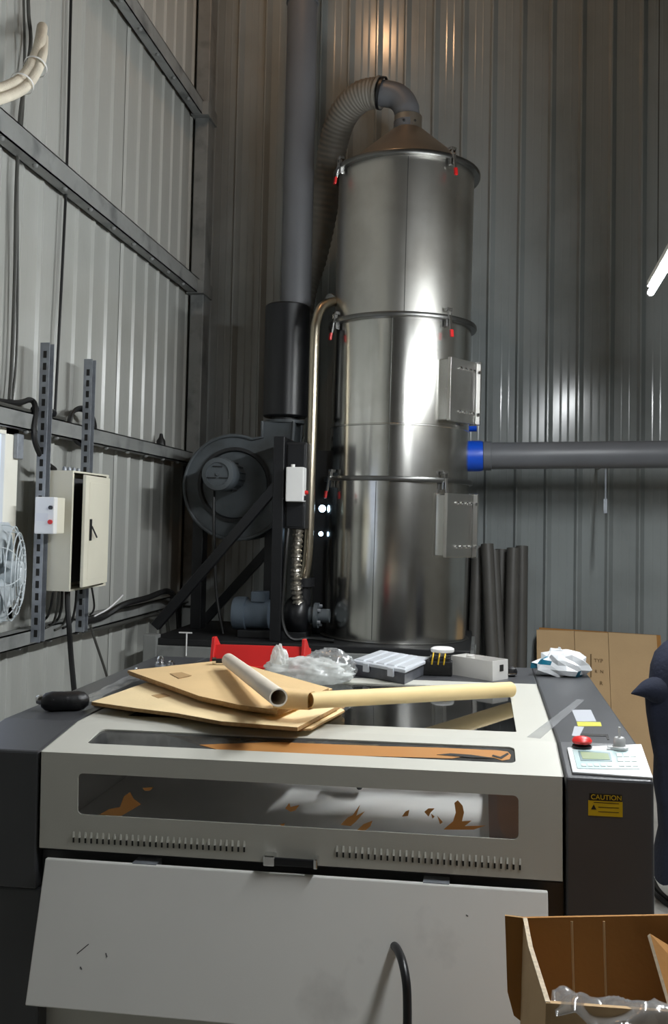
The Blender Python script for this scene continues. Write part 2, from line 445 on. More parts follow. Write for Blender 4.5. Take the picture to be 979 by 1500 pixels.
# =================================================================== LIGHTS
def tube_lamp(label, a, b, name='tube_lamp'):
    a, b = Vector(a), Vector(b); d = (b-a).normalized()
    t = thing(name, label, 'lamp', (a+b)/2)
    MB().tube([a, b], .016, 14).build('glass_tube', 'tube_glow', t)
    for p, s in ((a, 1), (b, -1)):
        MB().lathe([(.017, 0), (.017, .022), (.012, .026)], p - d*s*.024, d*s, n=14).build('end_cap', 'white_plastic', t)
    side = d.cross(Vector((0,0,1))).normalized()
    w = MB().box((-.018, -.62, .028), (.018, .62, .06), mtx=Matrix.Translation((a+b)/2) @ Matrix((side, d, Vector((0,0,1)))).transposed().to_4x4())
    w.build('batten', 'white_plastic', t, bevel=.003)
    for q in (.18, .82):
        p = a.lerp(b, q) + Vector((0,0,.055))
        MB().tube([p, Vector((p.x, p.y, ZT))], .0025, 6).build('hanging_wire', 'cable_grey', t)
    return t
LA = onZ(954, 428, 2.72); LB = onZ(981, 383, 2.72); dd = (LB-LA).normalized()
tube_lamp('bright tube lamp hung in front of the back wall above the grey pipe', LA, LA + dd*1.22)
tube_lamp('bright tube lamp hung above the right side of the laser cutter', LA + dd*2.0, LA + dd*3.22, 'tube_lamp_offscreen')
pend = thing('high_bay_lamp_offscreen', 'warm bulb hanging high up under the roof', 'lamp', (-1.0, 4.7, 6.2))
MB().lathe([(.0,-.13),(.05,-.11),(.065,-.05),(.05,.0),(.03,.05)], (-1.0,4.7,6.2), n=20).build('bulb', 'bulb_glow', pend)
MB().lathe([(.035,.04),(.04,.06),(.04,.16),(.02,.18)], (-1.0,4.7,6.2), n=20).build('socket', 'black_metal', pend)
MB().tube([(-1.0,4.7,6.36),(-1.0,4.7,ZT)], .006, 8).build('cord', 'cable_black', pend)

# window on the left wall (mostly outside the frame)
wn = MB(); wy0, wy1, wz0, wz1 = 2.75, 3.99, 1.10, 1.97
for a, b in (((XL, wy0, wz0), (XL+.055, wy0+.06, wz1)), ((XL, wy1-.12, wz0), (XL+.055, wy1, wz1)), ((XL, wy0, wz1-.06), (XL+.055, wy1, wz1)), ((XL, wy0, wz0), (XL+.055, wy1, wz0+.06)), ((XL, 3.34, wz0), (XL+.05, 3.40, wz1))): wn.box(a, b)
w1 = wn.build('window_1', 'window_frame', bevel=.004); tag(w1, kind='structure')
for a, b in ((wy0+.05, 3.35), (3.39, wy1-.11)):
    MB().box((XL+.030, a, wz0+.05), (XL+.034, b, wz1-.05)).build('pane', 'pane_daylight', w1)
MB().box((XL+.055, wy1-.05, wz1-.16), (XL+.075, wy1+.01, wz1-.05)).build('latch', 'galvanised', w1, bevel=.004)


# =================================================================== STAND AND SCRUBBER TOWER
PT = .86                                        # top of the stand's black plate
sx0, sx1, sy0, sy1 = -1.90, -.05, 5.38, 6.40
st = thing('equipment_stand', 'grey steel stand with a black top plate under the stainless tower', 'stand', ((sx0+sx1)/2, (sy0+sy1)/2, 0))
MB().box((sx0, sy0, PT-.040), (sx1, sy1, PT)).build('top_plate', 'black_plate', st, bevel=.006)
b = MB(); b.box((sx0-.02, sy0-.02, PT-.115), (sx1+.02, sy0+.05, PT-.040)); b.build('front_beam', 'steel_paint', st, bevel=.005)
MB().box((sx0-.02, sy1-.05, PT-.115), (sx1+.02, sy1+.02, PT-.040)).build('rear_beam', 'steel_paint', st, bevel=.005)
for x in (sx0-.02, sx1-.05): MB().box((x, sy0+.05, PT-.115), (x+.07, sy1-.05, PT-.040)).build('side_beam', 'steel_paint', st, bevel=.005)
for x in (sx0-.03, sx1-.05):
    for y in (sy0-.03, sy1-.05): MB().box((x, y, 0), (x+.08, y+.08, PT+.02 if x < -1 and y < 6 else PT-.09)).build('leg', 'steel_paint', st, bevel=.005)

TB = Vector((-.525, 5.95, PT))
TF = Matrix.Translation(TB) @ Matrix.Rotation(R(.55), 4, 'Y') @ Matrix.Translation(-TB)
tw = thing('scrubber_tower', 'tall stainless steel filter tower with clamped ring joints and cone top', 'tank', TB, TF)
RB = .43
TZ = [PT, 1.815, 2.775, 3.735]
SN = 96
for i in range(3):
    z0, z1 = TZ[i], TZ[i+1]; r = RB + (.008 if i == 0 else (0, 0, -.004)[i])
    sec = MB().lathe([(r, z0), (r, z1)], (TB.x, TB.y, 0), n=SN, cap=True).build('tank_section', ('stainless_polished', 'stainless_polished', 'stainless_brushed')[i], tw)
    a = R(-12 + i*9)                              # welded seam up each section
    p = Vector((TB.x + math.sin(a)*r, TB.y - math.cos(a)*r, 0))
    MB().tube([p + Vector((0,0,z0+.02)), p + Vector((0,0,z1-.02))], .0022, 6).build('weld_seam', 'stainless_ring', sec)
    if i == 1: MB().lathe([(r, 2.128), (r+.004, 2.131), (r+.004, 2.136), (r, 2.139)], (TB.x, TB.y, 0), n=SN, cap=False).build('weld_bead', 'stainless', sec)
    ring = MB().lathe([(RB-.004, z1-.014), (RB+.030, z1-.014), (RB+.033, z1-.008), (RB+.033, z1+.008), (RB+.030, z1+.014), (RB-.004, z1+.014)], (TB.x, TB.y, 0), n=SN, cap=False).build('clamp_ring', 'stainless_ring', tw)
    for ph in (-57, 41, 132, -149):
        a = R(ph); d = Vector((math.sin(a), -math.cos(a), 0)); t = Vector((math.cos(a), math.sin(a), 0))
        fr_ = Matrix((t, d, Vector((0,0,1)))).transposed().to_4x4(); fr_.translation = Vector((TB.x, TB.y, z1)) + d*(RB+.03)
        lt = MB()
        lt.box((-.020, -.02, -.055), (.020, .006, -.012), mtx=fr_); lt.box((-.014, -.006, -.012), (-.008, .014, .045), mtx=fr_); lt.box((.008, -.006, -.012), (.014, .014, .045), mtx=fr_)
        lt.box((-.020, -.02, .035), (.020, .010, .055), mtx=fr_)
        lo = lt.build('latch', 'chrome', ring, bevel=.002)
        # parts go no deeper than thing > part > sub-part, so the lever is a sub-part too
        MB().box((-.009, .008, -.085), (.009, .018, .01), mtx=fr_ @ Matrix.Rotation(R(8), 4, 'X')).build('latch_lever', 'chrome', ring, bevel=.002)
        tip = MB().box((-.011, .010, -.125), (.011, .024, -.080), mtx=fr_ @ Matrix.Rotation(R(8), 4, 'X')).build('lever_grip', 'red_tip', ring, bevel=.003)
cone = MB().lathe([(RB-.01, 3.745), (RB-.012, 3.76), (.105, 4.035), (.088, 4.045), (.088, 4.13)], (TB.x, TB.y, 0), n=SN, cap=False).build('cone_top', 'cone_steel', tw)
MB().lathe([(RB+.03, PT), (RB+.03, PT+.006), (RB+.004, PT+.006)], (TB.x, TB.y, 0), n=SN).build('base_flange', 'stainless_ring', tw)
for zc in (onY(677, 572, 5.66).z, onY(675, 769, 5.66).z):
    a = R(57); d = Vector((math.sin(a), -math.cos(a), 0)); t = Vector((math.cos(a), math.sin(a), 0))
    fr_ = Matrix((t, d, Vector((0,0,1)))).transposed().to_4x4(); fr_.translation = Vector((TB.x, TB.y, zc)) + d*(RB-.03)
    hd = MB().box((-.155, 0, -.180), (.125, .085, .180), mtx=fr_).build('hatch', 'stainless', tw, bevel=.006)
    MB().box((-.165, .070, -.186), (-.06+.155, .093, .186), mtx=fr_).build('hatch_door', 'stainless_brushed', hd, bevel=.004)
    MB().box((.100, .06, -.190), (.108, .125, .190), mtx=fr_).build('hatch_flange', 'chrome', hd, bevel=.002)
    MB().box((.130, .03, -.190), (.138, .11, .190), mtx=fr_).build('hatch_flange', 'chrome', hd, bevel=.002)
    for zz in (-.125, .13):
        for xx in (-.07, -.02, .03, .07):
            MB().lathe([(.011, 0), (.011, .012), (.006, .018)], fr_ @ Vector((xx, .090, zz)), d, n=10).build('bolt', 'chrome', hd)
    pth = smooth([fr_ @ Vector(q) for q in ((.138, .04, -.14), (.175, .055, -.12), (.188, .06, 0), (.175, .055, .12), (.138, .04, .14))], 6)
    MB().tube(pth, .007, 8).build('pull_handle', 'stainless_ring', hd)

# duct on the tower's top
el = [onY(597, 200, 5.95), onY(597.5, 178, 5.95), onY(596, 162, 5.95), onY(590, 149, 5.96), onY(578, 140, 5.97), onY(556, 136, 5.98)]
dk = thing('exhaust_duct', 'grey flexible duct curving down behind the stainless tower from its top', 'duct', el[-1])
MB().tube(smooth(el, 6), [.078]*12 + [.082]*19, 24).build('elbow', 'pvc_grey', dk, sharp=60)
MB().lathe([(.083, 0), (.089, .004), (.089, .05), (.083, .054)], el[0] + Vector((0,0,.04)), (0,0,1), n=28, cap=False).build('collar', 'pvc_grey', dk)
for ph in (-10, 35): 
    a = R(ph); MB().lathe([(.008,0),(.008,.008),(.004,.012)], el[0] + Vector((math.sin(a)*.086, -math.cos(a)*.086, .07)), (math.sin(a), -math.cos(a), 0), n=8).build('screw', 'black_metal', dk)
hs = smooth([el[-1], onY(530, 141, 6.02), onY(505, 165, 6.1), onY(490, 205, 6.2), onY(481, 260, 6.3), onY(472, 320, 6.38), onY(458, 380, 6.42), onY(444, 425, 6.42), onY(436, 480, 6.40), onY(430, 560, 6.36), onY(424, 640, 6.30)], 26)
MB().tube(hs, [.096 + .003*math.sin(i*1.57) for i in range(len(hs))], 28).build('flexible_hose', 'hose_grey', dk, sharp=80)
dj = (hs[0]-el[-2]).normalized()
for s_ in (-.012, .012): MB().lathe([(.094,-.008),(.103,-.008),(.103,.008),(.094,.008)], el[-1] + dj*s_*1.4, dj, n=32, cap=False).build('hose_clamp', 'black_metal' if s_ < 0 else 'hose_grey', dk)

# grey pipe entering the tower from the right
p0, p1 = onY(705, 668, 6.2), onY(979, 665.5, 6.2); pd = (p1-p0).normalized()
pp = thing('inlet_pipe', 'long grey plastic pipe along the back wall with blue sleeve at the tower', 'pipe', p0)
MB().tube([p0 - pd*.02, p0 + pd*4.9], .086, 36).build('pipe', 'pvc_grey', pp)
MB().tube([p0 - pd*.20, p0 - pd*.01, p0 + pd*.012], [.099, .099, .094], 36).build('sleeve', 'blue_plastic', pp)
MB().lathe([(.088,0),(.094,.004),(.094,.05),(.088,.054)], p0 + pd*.012, pd, n=36, cap=False).build('socket', 'pvc_grey', pp)
MB().tube([p0 - pd*.16 + Vector((0,0,.20)), p0 + pd*-.03 + Vector((0,0,.20))], .042, 20).build('blind_stub', 'blue_plastic', pp)
hx = onY(888, 668, 6.2)
b = MB(); b.tube([hx + Vector((0,-.0,-.08)), hx + Vector((0,0,-.28))], .006, 8); b.box(hx + Vector((-.012,-.004,-.36)), hx + Vector((.010,.004,-.27)))
b.build('strap', 'galvanised', pp)
MB().tube([hx + Vector((.01,.09,-.05)), Vector((hx.x+.01, YB, hx.z-.05))], .01, 8).build('bracket', 'steel_paint', pp)

# =================================================================== BLOWER AND ITS FRAME
bc = Vector((-1.530, 5.93, 1.775))
bl = thing('blower', 'dark grey snail-shell blower with a motor beside the stainless tower', 'blower', (bc.x, bc.y, PT))
out = []
for i in range(49):
    w = R(10 - 300*i/48); r = .36 - .055*i/48
    out.append(Vector((bc.x + math.cos(w)*r, 0, bc.z + math.sin(w)*r)))
top = bc.z + .40
out = [Vector((bc.x+.37, 0, top))] + out + [Vector((bc.x+.17, 0, bc.z+.30)), Vector((bc.x+.17, 0, top))]
yb0, yb1 = bc.y-.11, bc.y+.13
outl = [Vector((p.x, yb0, p.z)) for p in out]
MB().prism(outl, (0, yb1-yb0, 0)).build('casing', 'blower_grey', bl, bevel=.008)
for yy in (yb0-.006, yb1+.006):                 # rolled rims on both faces
    MB().tube([Vector((p.x, yy, p.z)) for p in out], .011, 8).build('casing_rim', 'blower_grey', bl)
MB().lathe([(.225, .0), (.235, -.02), (.215, -.022), (.205, .004), (.0, .004)], (bc.x, yb0, bc.z), (0,1,0), n=48, cap=False).build('inlet_plate', 'black_plate', bl)
ma = Vector((-1.545, 0, 1.825))
MB().lathe([(.085, 5.86), (.085, 5.60), (.102, 5.60), (.102, 5.50), (.096, 5.475), (.070, 5.47), (.070, 5.478), (.012, 5.478), (.010, 5.47), (.0, 5.47)], (ma.x, 0, ma.z), (0,1,0), n=36, cap=False).build('motor', 'blower_grey', bl)
for k in range(14):
    w = 2*PI*k/14; MB().box((-.003, 5.60, .080), (.003, 5.80, .094), mtx=Matrix.Translation((ma.x,0,ma.z)) @ Matrix.Rotation(w,4,'Y')).build('cooling_fin', 'blower_grey', bl)
for k in range(3):
    w = R(90+120*k); q = Vector((ma.x+math.cos(w)*.045, 5.474, ma.z+math.sin(w)*.045))
    MB().box(q-Vector((.03,.002,.003)), q+Vector((.03,.002,.003))).build('cover_slot', 'black_plate', bl)
for x in (bc.x-.25, bc.x+.22):
    MB().box((x-.035, bc.y-.05, PT), (x+.035, bc.y+.06, bc.z-.15)).build('foot', 'black_metal', bl, bevel=.004)
MB().tube(smooth([(ma.x-.06, 5.62, ma.z-.08), (ma.x-.05, 5.60, ma.z-.3), (ma.x-.03, 5.62, ma.z-.7), (ma.x+.02, 5.62, PT+.01)], 8), .010, 8).build('motor_lead', 'cable_black', bl)

s0, s1 = onY(388, 530, 5.93), onY(452, 530, 5.93); sc_ = (s0+s1)/2; sr = (s1.x-s0.x)/2
zt = onY(420, 448, 5.93).z; zb = onY(420, 612, 5.93).z
sl = thing('silencer', 'fat black cylindrical silencer standing above the blower outlet', 'silencer', (sc_.x, 5.93, zb))
MB().lathe([(sr-.01, zb), (sr, zb+.01), (sr, zt-.01), (sr-.012, zt), (.11, zt+.004)], (sc_.x, 5.93, 0), n=48).build('shell', 'black_metal', sl)
MB().lathe([(.088, top-.02), (.088, zb+.01)], (sc_.x, 5.93, 0), n=32).build('neck', 'black_plate', sl)
MB().lathe([(.125, top-.004), (.125, top+.014), (.09, top+.016)], (sc_.x, 5.93, 0), n=32).build('flange', 'blower_grey', sl)
v0, v1 = onY(434, 420, 5.97), onY(448, 6, 5.97); v1.x = v0.x
vp_ = thing('vent_stack', 'dark grey vertical pipe rising above the black silencer', 'pipe', (sc_.x, 5.95, zt))
MB().tube([Vector((v0.x, 5.97, zt-.02)), Vector((v0.x, 5.97, ZT-.01))], .098, 32).build('pipe', 'pvc_grey', vp_)
MB().lathe([(.098,0),(.106,.004),(.106,.12),(.098,.124)], v1, (0,0,1), n=32, cap=False).build('socket', 'pvc_grey', vp_)

# black support frame
fa, fb = onY(408, 938, 5.46), onY(408, 640, 5.46)
fx = (fa.x+fb.x)/2
fm = thing('blower_trestle', 'black steel trestle with slanted braces in front of the blower', 'trestle', (fx, 5.46, PT))
ztop = fb.z
MB().box((fx-.034, 5.43, PT), (fx+.030, 5.49, ztop)).build('post', 'black_metal', fm, bevel=.004)
MB().box((fx-.034, 6.18, PT), (fx+.030, 6.24, ztop)).build('post', 'black_metal', fm, bevel=.004)
MB().box((fx-.03, 5.49, ztop-.06), (fx+.028, 6.18, ztop)).build('top_rail', 'black_metal', fm, bevel=.004)
def brace(pa, pb, w, t, nm='brace'):
    pa, pb = Vector(pa), Vector(pb); d = (pb-pa).normalized(); y_ = Vector((0,1,0)); n_ = d.cross(y_).normalized()
    MB().hexa([pa-n_*w-y_*t, pa+n_*w-y_*t, pa+n_*w+y_*t, pa-n_*w+y_*t], [pb-n_*w-y_*t, pb+n_*w-y_*t, pb+n_*w+y_*t, pb-n_*w+y_*t]).build(nm, 'black_metal', fm, bevel=.003)
e = onY(228, 918, 5.46); e.z = max(e.z, PT+.02)
brace(e, onY(405, 712, 5.46), .028, .025)
e2 = onY(300, 905, 6.2); e2.z = PT+.02
brace(e2, onY(398, 800, 6.2), .030, .022)
MB().box((fx-.30, 5.72, PT), (fx+.03, 6.1, PT+.03)).build('motor_plinth', 'black_plate', fm, bevel=.003)
# black cabinet on the post
c0, c1 = onY(419, 648, 5.50), onY(448, 775, 5.50)
cb = thing('control_cabinet', 'slim black control cabinet fixed to the blower frame post', 'cabinet', (c0.x, 5.55, c1.z))
MB().box((fx+.028, 5.48, c1.z), (c1.x, 5.66, c0.z)).build('body', 'black_plate', cb, bevel=.006)
MB().box((fx+.040, 5.472, c1.z+.012), (c1.x-.010, 5.482, c0.z-.012)).build('door', 'black_metal', cb, bevel=.003)
w0, w1_ = onY(420, 684, 5.40), onY(440, 735, 5.40)
sb = thing('switch_box', 'small white switch box with a red button on the black cabinet', 'switch', (w0.x, 5.45, w1_.z))
MB().box((w0.x, 5.385, w1_.z), (w1_.x+.02, 5.474, w0.z)).build('body', 'white_plastic', sb, bevel=.006)
MB().lathe([(.012,0),(.012,.014),(.008,.018)], (w1_.x+.02, 5.44, w1_.z+.055), (1,0,0), n=14).build('button', 'red_plastic', sb)
MB().box((w1_.x+.018, 5.405, w1_.z+.008), (w1_.x+.0215, 5.46, w1_.z+.036)).build('rating_plate', 'black_plate', sb)
MB().lathe([(.012,0),(.012,.02)], (w0.x+.03, 5.44, w0.z-.002), (0,0,1), n=12).build('gland', 'white_plastic', sb)

# thin upright panel with pilot lamps between pipe and tower
q0, q1 = onY(463, 660, 5.9), onY(478, 900, 5.9)
pn = thing('pilot_panel', 'narrow black upright panel with two glowing pilot lamps by the tower', 'panel', (q0.x, 5.92, PT))
MB().box((q0.x, 5.88, PT), (q1.x+.02, 5.96, q0.z)).build('panel', 'black_plate', pn, bevel=.004)
for (px, py, r) in ((472, 745, .022), (470, 782, .014)):
    q = onY(px, py, 5.865); l_ = MB().lathe([(r,0.02),(r,.006),(r*.7,.0),(0,-.002)], q, (0,1,0), n=16, cap=False).build('pilot_lamp', 'pilot_glow', pn)
    MB().lathe([(r*1.25,.02),(r*1.25,.009),(r,.009)], q, (0,1,0), n=16, cap=False).build('bezel', 'black_metal', pn)

# circulation pump with its motor and the stainless riser
pc = onY(437, 893, 5.62)
pu = thing('pump', 'dark cast pump with blue-grey motor at the foot of the stainless riser', 'pump', (pc.x, 5.62, PT))
MB().lathe([(.04,-.075),(.085,-.07),(.115,-.035),(.118,.03),(.10,.055),(.05,.07)], (pc.x, 5.62, PT+.14), (1,0,0), n=32).build('volute', 'black_metal', pu)
MB().lathe([(.05,.07),(.05,.10),(.075,.10),(.075,.125),(.04,.125),(.04,.19)], (pc.x, 5.62, PT+.14), (1,0,0), n=28).build('suction_flange', 'blower_grey', pu)
for k in range(5):
    w = 2*PI*k/5; MB().lathe([(.010,0),(.010,.02)], (pc.x+.122, 5.62+math.cos(w)*.058, PT+.14+math.sin(w)*.058), (1,0,0), n=6).build('bolt', 'galvanised', pu)
MB().lathe([(.045, PT+.20), (.042, PT+.31), (.066, PT+.31), (.066, PT+.36), (.03, PT+.36)], (pc.x+.03, 5.62, 0), n=24).build('outlet_neck', 'black_metal', pu)
m0 = onY(347, 882, 5.72).x; m1 = onY(396, 882, 5.72).x
MB().lathe([(.03, m0), (.094, m0+.008), (.100, m0+.03), (.100, m0+.085), (.088, m0+.09), (.088, m1+.02), (.06, m1+.03), (.03, pc.x-.06)], (0, 5.64, PT+.135), (1,0,0), n=32).build('motor', 'motor_blue', pu)
MB().box((m0+.12, 5.58, PT+.21), (m1, 5.70, PT+.27)).build('terminal_box', 'motor_blue', pu, bevel=.005)
MB().box((m0+.05, 5.55, PT), (pc.x+.06, 5.73, PT+.045)).build('base_frame', 'black_plate', pu, bevel=.004)
rs = [Vector((pc.x+.03, 5.62, PT+.35)), onY(452, 800, 5.62), onY(457, 650, 5.64), onY(461, 500, 5.66), onY(464, 470, 5.68), onY(471, 451, 5.72), onY(482, 444, 5.78), onY(496, 441, 5.86)]
rp_ = thing('riser_pipe', 'thin stainless riser pipe bending into the side of the tower', 'pipe', rs[0])
MB().tube(smooth(rs, 8), .029, 20).build('pipe', 'stainless_pipe', rp_)
MB().lathe([(.03,0),(.042,.004),(.042,.02),(.03,.024)], rs[-1]-Vector((.05,.02,0)), (rs[-1]-rs[-2]).normalized(), n=20).build('union', 'stainless_ring', rp_)
fx0 = [Vector((onY(436, 776, 5.50).x, 5.54, onY(436, 776, 5.5).z+.02)), onY(435, 800, 5.52), onY(434, 830, 5.52), onY(434, 858, 5.53), onY(437, 884, 5.55)]
pth = smooth(fx0, 14)
o = MB().tube(pth, [.030 + .006*math.sin(i*1.9) for i in range(len(pth))], 16).build('flexible_conduit', 'flex_foil'); tag(o, 'crinkled silver flexible conduit dropping from the black cabinet to the pump', 'conduit')
o = MB().tube(smooth([(fx+.055, 5.47, c1.z), (fx+.05, 5.45, c1.z-.12), (fx+.036, 5.46, c1.z-.35), (fx+.035, 5.46, PT+.12), (fx+.09, 5.45, PT+.02), (fx+.2, 5.48, PT+.02), (fx+.34, 5.47, PT+.012)], 8), .011, 8).build('power_cable', 'cable_black'); tag(o, 'black cable running down beside the blower frame post', 'cable')
# small white T rod standing on the plate's front edge
tq = onY(275, 927, 5.37)
o = thing('tee_rod', 'thin white T-shaped rod at the front edge of the black plate', 'rod', (tq.x, 5.37, PT-.115))
MB().tube([(tq.x, 5.352, tq.z-.13), (tq.x, 5.352, tq.z)], .0045, 8).build('stem', 'white_plastic', o)
MB().box((tq.x-.045, 5.345, tq.z), (tq.x+.03, 5.36, tq.z+.006)).build('crossbar', 'white_plastic', o)

# =================================================================== TUBES AND FLAT CARTON AGAINST THE BACK WALL
for i, (xt, yt, xb, w) in enumerate(((684, 812, 676, .040), (700, 800, 694, .040), (714, 797, 722, .042), (724, 806, 733, .036), (735, 805, 729, .043), (752, 803, 748, .043), (765, 800, 763, .042))):
    row = (0, 1, 2, 1, 0, 1, 0)[i]; t_ = onY(xt, yt, 6.735-.095*row); b_ = onY(xb, 975, 6.62-.095*row); dd_ = (b_-t_); foot = t_ + dd_*((0-t_.z)/dd_.z)
    m = MB(); ax = (t_-foot).normalized(); ln = (t_-foot).length; zl = .0
    m.lathe([(w, zl), (w, ln), (w*.82, ln), (w*.82, ln-.3)], foot, ax, n=20, cap=False)
    o = m.build('plastic_tube', 'tube_grey', base=foot)
    tag(o, 'dark grey plastic tube leaning upright on the back wall beside the tower' if i != 2 else 'dark grey plastic tube tilted across the other upright tubes', 'tube', 'grey tubes leaning on the back wall')
k0, k1 = onY(787, 924, 6.62), onY(965, 928, 6.62)
fc = thing('flat_carton', 'large flattened brown carton leaning against the grey back wall', 'cardboard', (k0.x, 6.45, 0))
kt = k0.z; n_seg = 3; xs = [k0.x, onY(843, 925, 6.62).x, onY(893, 925, 6.62).x, k1.x]
for i in range(3):
    yo = (.0, -.004, .0)[i]
    MB().hexa([(xs[i]+.001, 6.36+yo, 0), (xs[i+1]-.002, 6.36+yo, 0), (xs[i+1]-.002, 6.385+yo, 0), (xs[i]+.001, 6.385+yo, 0)],
              [(xs[i]+.001, 6.68+yo, kt), (xs[i+1]-.002, 6.68+yo, kt-.004*i), (xs[i+1]-.002, 6.705+yo, kt-.004*i), (xs[i]+.001, 6.705+yo, kt)]).build('panel', 'carton_outer', fc)
MB().hexa([(xs[0]+.02, 6.39, 0), (xs[3]+.03, 6.39, 0), (xs[3]+.03, 6.41, 0), (xs[0]+.02, 6.41, 0)],
          [(xs[0]+.02, 6.71, kt+.012), (xs[3]+.03, 6.71, kt-.01), (xs[3]+.03, 6.73, kt-.01), (xs[0]+.02, 6.73, kt+.012)]).build('rear_layer', 'carton_brown', fc)
def on_carton(px, py):                         # point on the leaning sheet's front
    d = ray(px, py); n_ = Vector((0, -kt, .32)).normalized(); p_ = Vector((0, 6.352, 0))
    return CAM + d*((p_-CAM).dot(n_)/d.dot(n_))
up_ = Vector((0, .32, kt)).normalized(); nn_ = Vector((0, -kt, .32)).normalized()
def carton_text(txt, size, px, py):
    m_ = Matrix((Vector((1,0,0)), up_, nn_)).transposed().to_4x4(); m_.translation = on_carton(px, py) + nn_*.0008 - Vector(fc['_b'])
    text_mesh(txt, size, 'print_dark', 'printed_text', fc, m_, .0003)
carton_text('TYP', .034, 877, 968); carton_text('R  N', .030, 878, 984); carton_text('R', .036, 881, 1001)
mk = MB(); a_ = on_carton(866, 958); b_ = on_carton(866, 992); mk.hexa([b_+Vector((-.004,-.002,0)), b_+Vector((.004,-.002,0)), b_+Vector((.004,.001,0)), b_+Vector((-.004,.001,0))], [a_+Vector((-.004,-.002,0)), a_+Vector((.004,-.002,0)), a_+Vector((.004,.001,0)), a_+Vector((-.004,.001,0))]); mk.build('printed_marks', 'print_dark', fc)

# =================================================================== LASER CUTTER (in its own frame)
LX0, LX1 = -1.068, .193
BX0, BX1 = -1.280, .390
FY, KY, LY, BY = 2.25, 2.47, 3.33, 3.70
ZM, ZF = 1.02, .99
sl_n = Vector((0, -(ZM-ZF), KY-FY)).normalized(); sl_p = Vector((0, FY, ZF))
def mS(px, py):                                  # on the sloping front strip
    d = MR @ ray(px, py); return MO + d*((sl_p-MO).dot(sl_n)/d.dot(sl_n))
lc = thing('laser_cutter', 'large grey laser cutting machine with windowed lid and dark side cabinets', 'machine', (-.445, 2.95, 0), MF)
def prof_x(x0, x1, pts): return MB().prism([(x0, y, z) for y, z in pts], (x1-x0, 0, 0))
side = [(FY, .655), (FY, ZF), (KY, ZM), (BY, ZM), (BY, .655)]
cabL = prof_x(BX0, LX0-.004, side).build('side_cabinet', 'charcoal_paint', lc, bevel=.006)
cabR = prof_x(LX1+.004, BX1, side).build('side_cabinet', 'charcoal_paint', lc, bevel=.006)
MB().box((LX0-.004, LY+.004, .655), (LX1+.004, BY, ZM)).build('rear_deck', 'charcoal_paint', lc, bevel=.006)
MB().box((LX0-.004, FY+.03, .655), (LX1+.004, FY+.06, .745)).build('front_sill', 'charcoal_paint', lc, bevel=.003)
MB().box((LX0-.004, FY+.06, .655), (LX1+.004, LY+.004, .70)).build('inner_floor', 'machine_inside', lc)
for x in (BX0+.01, LX1+.004): MB().box((x, FY+.012, .05), (x+(.205 if x < 0 else .18), BY-.05, .652)).build('base_cabinet', 'charcoal_paint', lc, bevel=.006)
MB().box((LX0-.02, FY+.06, .06), (LX1+.01, FY+.08, .65)).build('lower_front', 'lid_paint', lc, bevel=.003)
MB().box((LX0-.02, BY-.08, .06), (LX1+.01, BY-.06, .65)).build('lower_rear', 'charcoal_paint', lc)
for x in (BX0+.10, BX1-.10):
    for y in (FY+.10, BY-.15):
        MB().lathe([(.035, -.02), (.035, .02), (.015, .022), (.015, .06)], (x, y, .0), n=18).build('levelling_foot', 'black_metal', lc)
# working bed, gantry and head inside
MB().box((LX0+.02, FY+.06, .700), (LX1-.02, LY-.02, .790)).build('bed', 'bed_white', lc)
MB().box((LX1-.165, FY+.062, .791), (LX1-.025, LY-.03, .796)).build('bed_board', 'pink_board', lc)
MB().box((LX0+.005, LY-.02, .70), (LX1-.005, LY, 1.0)).build('inner_back', 'machine_inside', lc)
for x in (LX0+.005, LX1-.015): MB().box((x, FY+.06, .70), (x+.01, LY-.02, .98)).build('inner_side', 'machine_inside', lc)
MB().box((LX0+.03, 2.735, .868), (LX1-.03, 2.79, .905)).build('gantry_beam', 'rail_dark', lc, bevel=.003)
hp = mY(527, 1160, 2.70)
MB().box((hp.x-.03, 2.66, .855), (hp.x+.03, 2.735, .935)).build('laser_head', 'black_metal', lc, bevel=.004)
MB().lathe([(.016, .855), (.014, .83), (.006, .815)], (hp.x, 2.695, 0), n=14).build('nozzle', 'black_metal', lc)
# lid
lid = MB()
th = .004
fh = [mY(114, 1195, FY), mY(760, 1228, FY), mY(760, 1163, FY), mY(114, 1135, FY)]
hx0, hx1 = (fh[0].x+fh[3].x)/2, (fh[1].x+fh[2].x)/2; hz0, hz1 = (fh[0].z+fh[1].z)/2, (fh[2].z+fh[3].z)/2
LZ = .757
lid.ring_plate([(LX0, FY, LZ), (LX1, FY, LZ), (LX1, FY, ZF), (LX0, FY, ZF)], [(hx0, FY, hz0), (hx1, FY, hz0), (hx1, FY, hz1), (hx0, FY, hz1)], .012, th)
sh = [mS(131, 1088), mS(757, 1119), mS(753, 1095), mS(145, 1067)]
sa, sb_ = (sh[0].y+sh[1].y)/2, (sh[2].y+sh[3].y)/2; sx_0, sx_1 = (sh[0].x+sh[3].x)/2, (sh[1].x+sh[2].x)/2
def zs(y): return ZF + (y-FY)*(ZM-ZF)/(KY-FY)
lid.ring_plate([(LX0, FY, ZF), (LX1, FY, ZF), (LX1, KY, ZM), (LX0, KY, ZM)], [(sx_0, sa, zs(sa)), (sx_1, sa, zs(sa)), (sx_1, sb_, zs(sb_)), (sx_0, sb_, zs(sb_))], .016, th)
tx0, tx1, ty0, ty1 = -.965, .099, 2.562, 3.235
lid.ring_plate([(LX0, KY, ZM), (LX1, KY, ZM), (LX1, LY, ZM), (LX0, LY, ZM)], [(tx0, ty0, ZM), (tx1, ty0, ZM), (tx1, ty1, ZM), (tx0, ty1, ZM)], .006, th)
